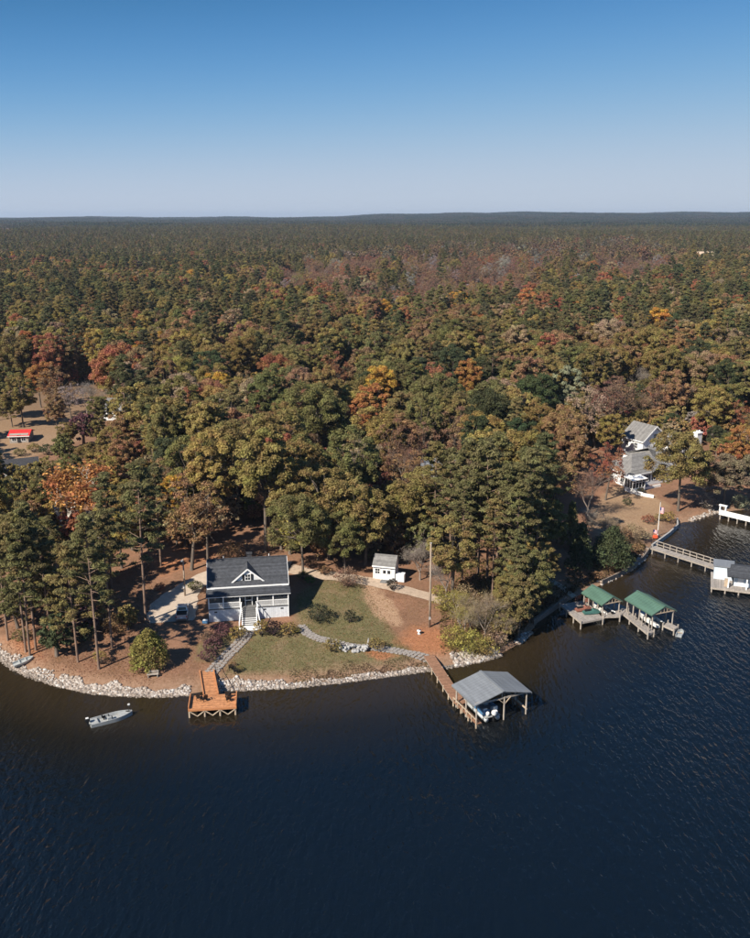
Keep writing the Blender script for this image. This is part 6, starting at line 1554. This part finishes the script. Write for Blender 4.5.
# ------------------------------------------------------------------ riprap
def ico():
    t_ = (1 + 5 ** .5) / 2
    v = np.array([(-1, t_, 0), (1, t_, 0), (-1, -t_, 0), (1, -t_, 0), (0, -1, t_), (0, 1, t_), (0, -1, -t_), (0, 1, -t_), (t_, 0, -1), (t_, 0, 1), (-t_, 0, -1), (-t_, 0, 1)], float) / 1.9
    f = np.array([(0, 11, 5), (0, 5, 1), (0, 1, 7), (0, 7, 10), (0, 10, 11), (1, 5, 9), (5, 11, 4), (11, 10, 2), (10, 7, 6), (7, 1, 8), (3, 9, 4), (3, 4, 2), (3, 2, 6), (3, 6, 8), (3, 8, 9), (4, 9, 5), (2, 4, 11), (6, 2, 10), (8, 6, 7), (9, 8, 1)])
    return v, f
def stone_mat():
    m = bpy.data.materials.new('riprap_stone'); m.use_nodes = True
    nt = m.node_tree; n = nt.nodes; b = n['Principled BSDF']; b.inputs['Roughness'].default_value = .85; b.inputs['Specular IOR Level'].default_value = .2
    g = n.new('ShaderNodeNewGeometry'); rp = n.new('ShaderNodeValToRGB'); e = rp.color_ramp.elements
    e[0].color = (.13, .105, .088, 1); e[1].color = (.48, .46, .44, 1); e.new(.3).color = (.26, .21, .175, 1); e.new(.75).color = (.36, .32, .285, 1)
    lk(nt, g.outputs['Random Per Island'], rp.inputs[0]); lk(nt, rp.outputs[0], b.inputs['Base Color']); MATS['riprap_stone'] = m
stone_mat()
def rocks(name, label, spots, s0, s1, r, mat='riprap_stone'):
    v0, f0 = ico(); Vs, Fs = [], []; S = np.array(spots); z = np.maximum(T(S[:, 0], S[:, 1]), -.2)
    for i in range(len(S)):
        s = r.uniform(s0, s1) * (1.5 if r.random() < .1 else 1)
        v = v0 * r.uniform(.7, 1.25, v0.shape) * s * np.array([1.1, 1.0, .75]); a = r.uniform(0, 6.3); c, q = math.cos(a), math.sin(a)
        v = np.column_stack([v[:, 0] * c - v[:, 1] * q, v[:, 0] * q + v[:, 1] * c, v[:, 2]]) + [S[i, 0], S[i, 1], z[i] + s * .35]
        Vs.append(v); Fs.append(f0 + 12 * i)
    me = npmesh(name, np.vstack(Vs), np.vstack(Fs), mat); o = bpy.data.objects.new(name, me); C.objects.link(o); o['kind'] = 'stuff'; o['label'] = label; o['category'] = 'stones'
r8 = np.random.default_rng(8)
rocks('shore_stones', 'band of white riprap stones along the left shore', along(SP(-20, 55), 1000, -.4, 1.4, r8) + along(SP(55, 130), 2300, -.5, 1.45, r8) + along(SP(120, 199), 1500, -.4, 1.05, r8) + along([(216, 690), (250, 688)], 600, -.4, 1.6, r8) + along([(245, 688.3), (262, 687.2)], 220, -.4, 1.2, r8) + along([(258, 687.6), (285, 686.2)], 240, -.4, 1.0, r8), .07, .20, r8)
rocks('shore_stones', 'thin line of small stones below the lawn bank', along(SP(250, 440), 1300, -.5, .7, r8), .08, .19, r8)
rocks('shore_stones', 'white stones right of the gangway', along(SP(440, 503), 1000, -.4, 1.9, r8) + along(SP(503, 535), 200, -.4, .6, r8), .10, .26, r8)
rocks('shore_stones', 'scattered stones along the cove bank', along(SP(600, 655), 160, -.4, .9, r8) + along([(690, 521), (718, 512)], 120, -.5, .8, r8), .14, .3, r8)
rocks('wet_stones', 'dark wet stones at the water line below the riprap', along(SP(-20, 199), 1500, -.75, .1, r8) + along(SP(214, 500), 1300, -.7, .1, r8), .08, .2, r8, 'timber_wall')
# grey rock garden on the lawn: each boulder can be picked out
def rock_garden():
    p = P(354, 650); t = thing('rock_garden', 'grey boulder rock garden between two olive shrubs on the lawn', 'rock garden', p)
    v0, f0 = ico(); r = np.random.default_rng(3)
    for k in range(44):
        s = r.uniform(.16, .38); x, y = r.uniform(-1.9, 1.9), r.uniform(-.6, .9); v = v0 * r.uniform(.75, 1.2, v0.shape) * s
        me = npmesh('boulder', v + [x, y, Ts(p.x + x, p.y + y) - p.z + s * .4 + (.35 if r.random() < .3 else 0)], f0, 'grey_stone'); o = bpy.data.objects.new('boulder', me); C.objects.link(o); o.parent = t
    MB().tube([(1.95, .5, -.1), (2.0, .5, .9), (2.05, .5, 1.6)], [.22, .16, .06], 7).build('standing_stone', 'grey_stone', t)
rock_garden()

# ------------------------------------------------------------------ small things on the shore
p = P(153, 677); t = thing('bench', 'small grey wooden bench above the white stones', 'bench', p, R(8))
boxp('seat', 'weathered_timber', t, (0, 0, .45), (1.5, .42, .07)); boxp('backrest', 'weathered_timber', t, (0, .24, .72), (1.5, .05, .3))
for s in (-1, 1): boxp('leg', 'weathered_timber', t, (s * .6, 0, .2), (.09, .38, .45)); boxp('back_post', 'weathered_timber', t, (s * .6, .24, .45), (.07, .06, .85))
p = P(24, 664); t = thing('rowing_boat', 'grey rowing boat pulled up on the stones', 'boat', (p.x, p.y, p.z + .25), R(35)); t.rotation_euler = (R(10), R(-8), R(35)); t.scale = (.8, .8, .8)
b = MB(); b.add(*boat_hull(3.4, 1.25, .5)); b.build('hull', 'aluminium_boat', t)
for x in (-.7, .4): boxp('thwart', 'aluminium_boat', t, (x, 0, .42), (.25, 1.05, .05))
for (u, v, lab) in ((231, 669.5, 'small dark garden chair beside the lower left stone path'), (236, 673, 'small dark garden chair above the stones right of the orange dock')):
    p = P(u, v); chair('garden_chair', lab, p, R(190), 'black_plastic', s=.9)
p = P(419, 634); t = thing('garden_urn', 'small white garden urn on the clay bank', 'urn', p)
MB().tube([(0, 0, 0), (0, 0, .1), (0, 0, .2), (0, 0, .45), (0, 0, .6)], [.2, .2, .1, .28, .32], 10).build('bowl', 'white_trim', t, smooth=True); boxp('plinth', 'grey_stone', t, (0, 0, .0), (.45, .45, .16))
# ------------------------------------------------------------------ haze
hz = MB().box((0, 6600, 62), (27000, 14400, 136)).build('haze', 'white_trim')
hz['kind'] = 'stuff'
hm = bpy.data.materials.new('haze'); hm.use_nodes = True
hn = hm.node_tree.nodes; hn.remove(hn['Principled BSDF'])
pv = hn.new('ShaderNodeVolumePrincipled'); pv.inputs['Color'].default_value = (0.62, 0.78, 1.0, 1); pv.inputs['Density'].default_value = 0.000065; pv.inputs['Anisotropy'].default_value = 0.2
hm.node_tree.links.new(pv.outputs[0], hn['Material Output'].inputs['Volume'])
hz.data.materials.clear(); hz.data.materials.append(hm)
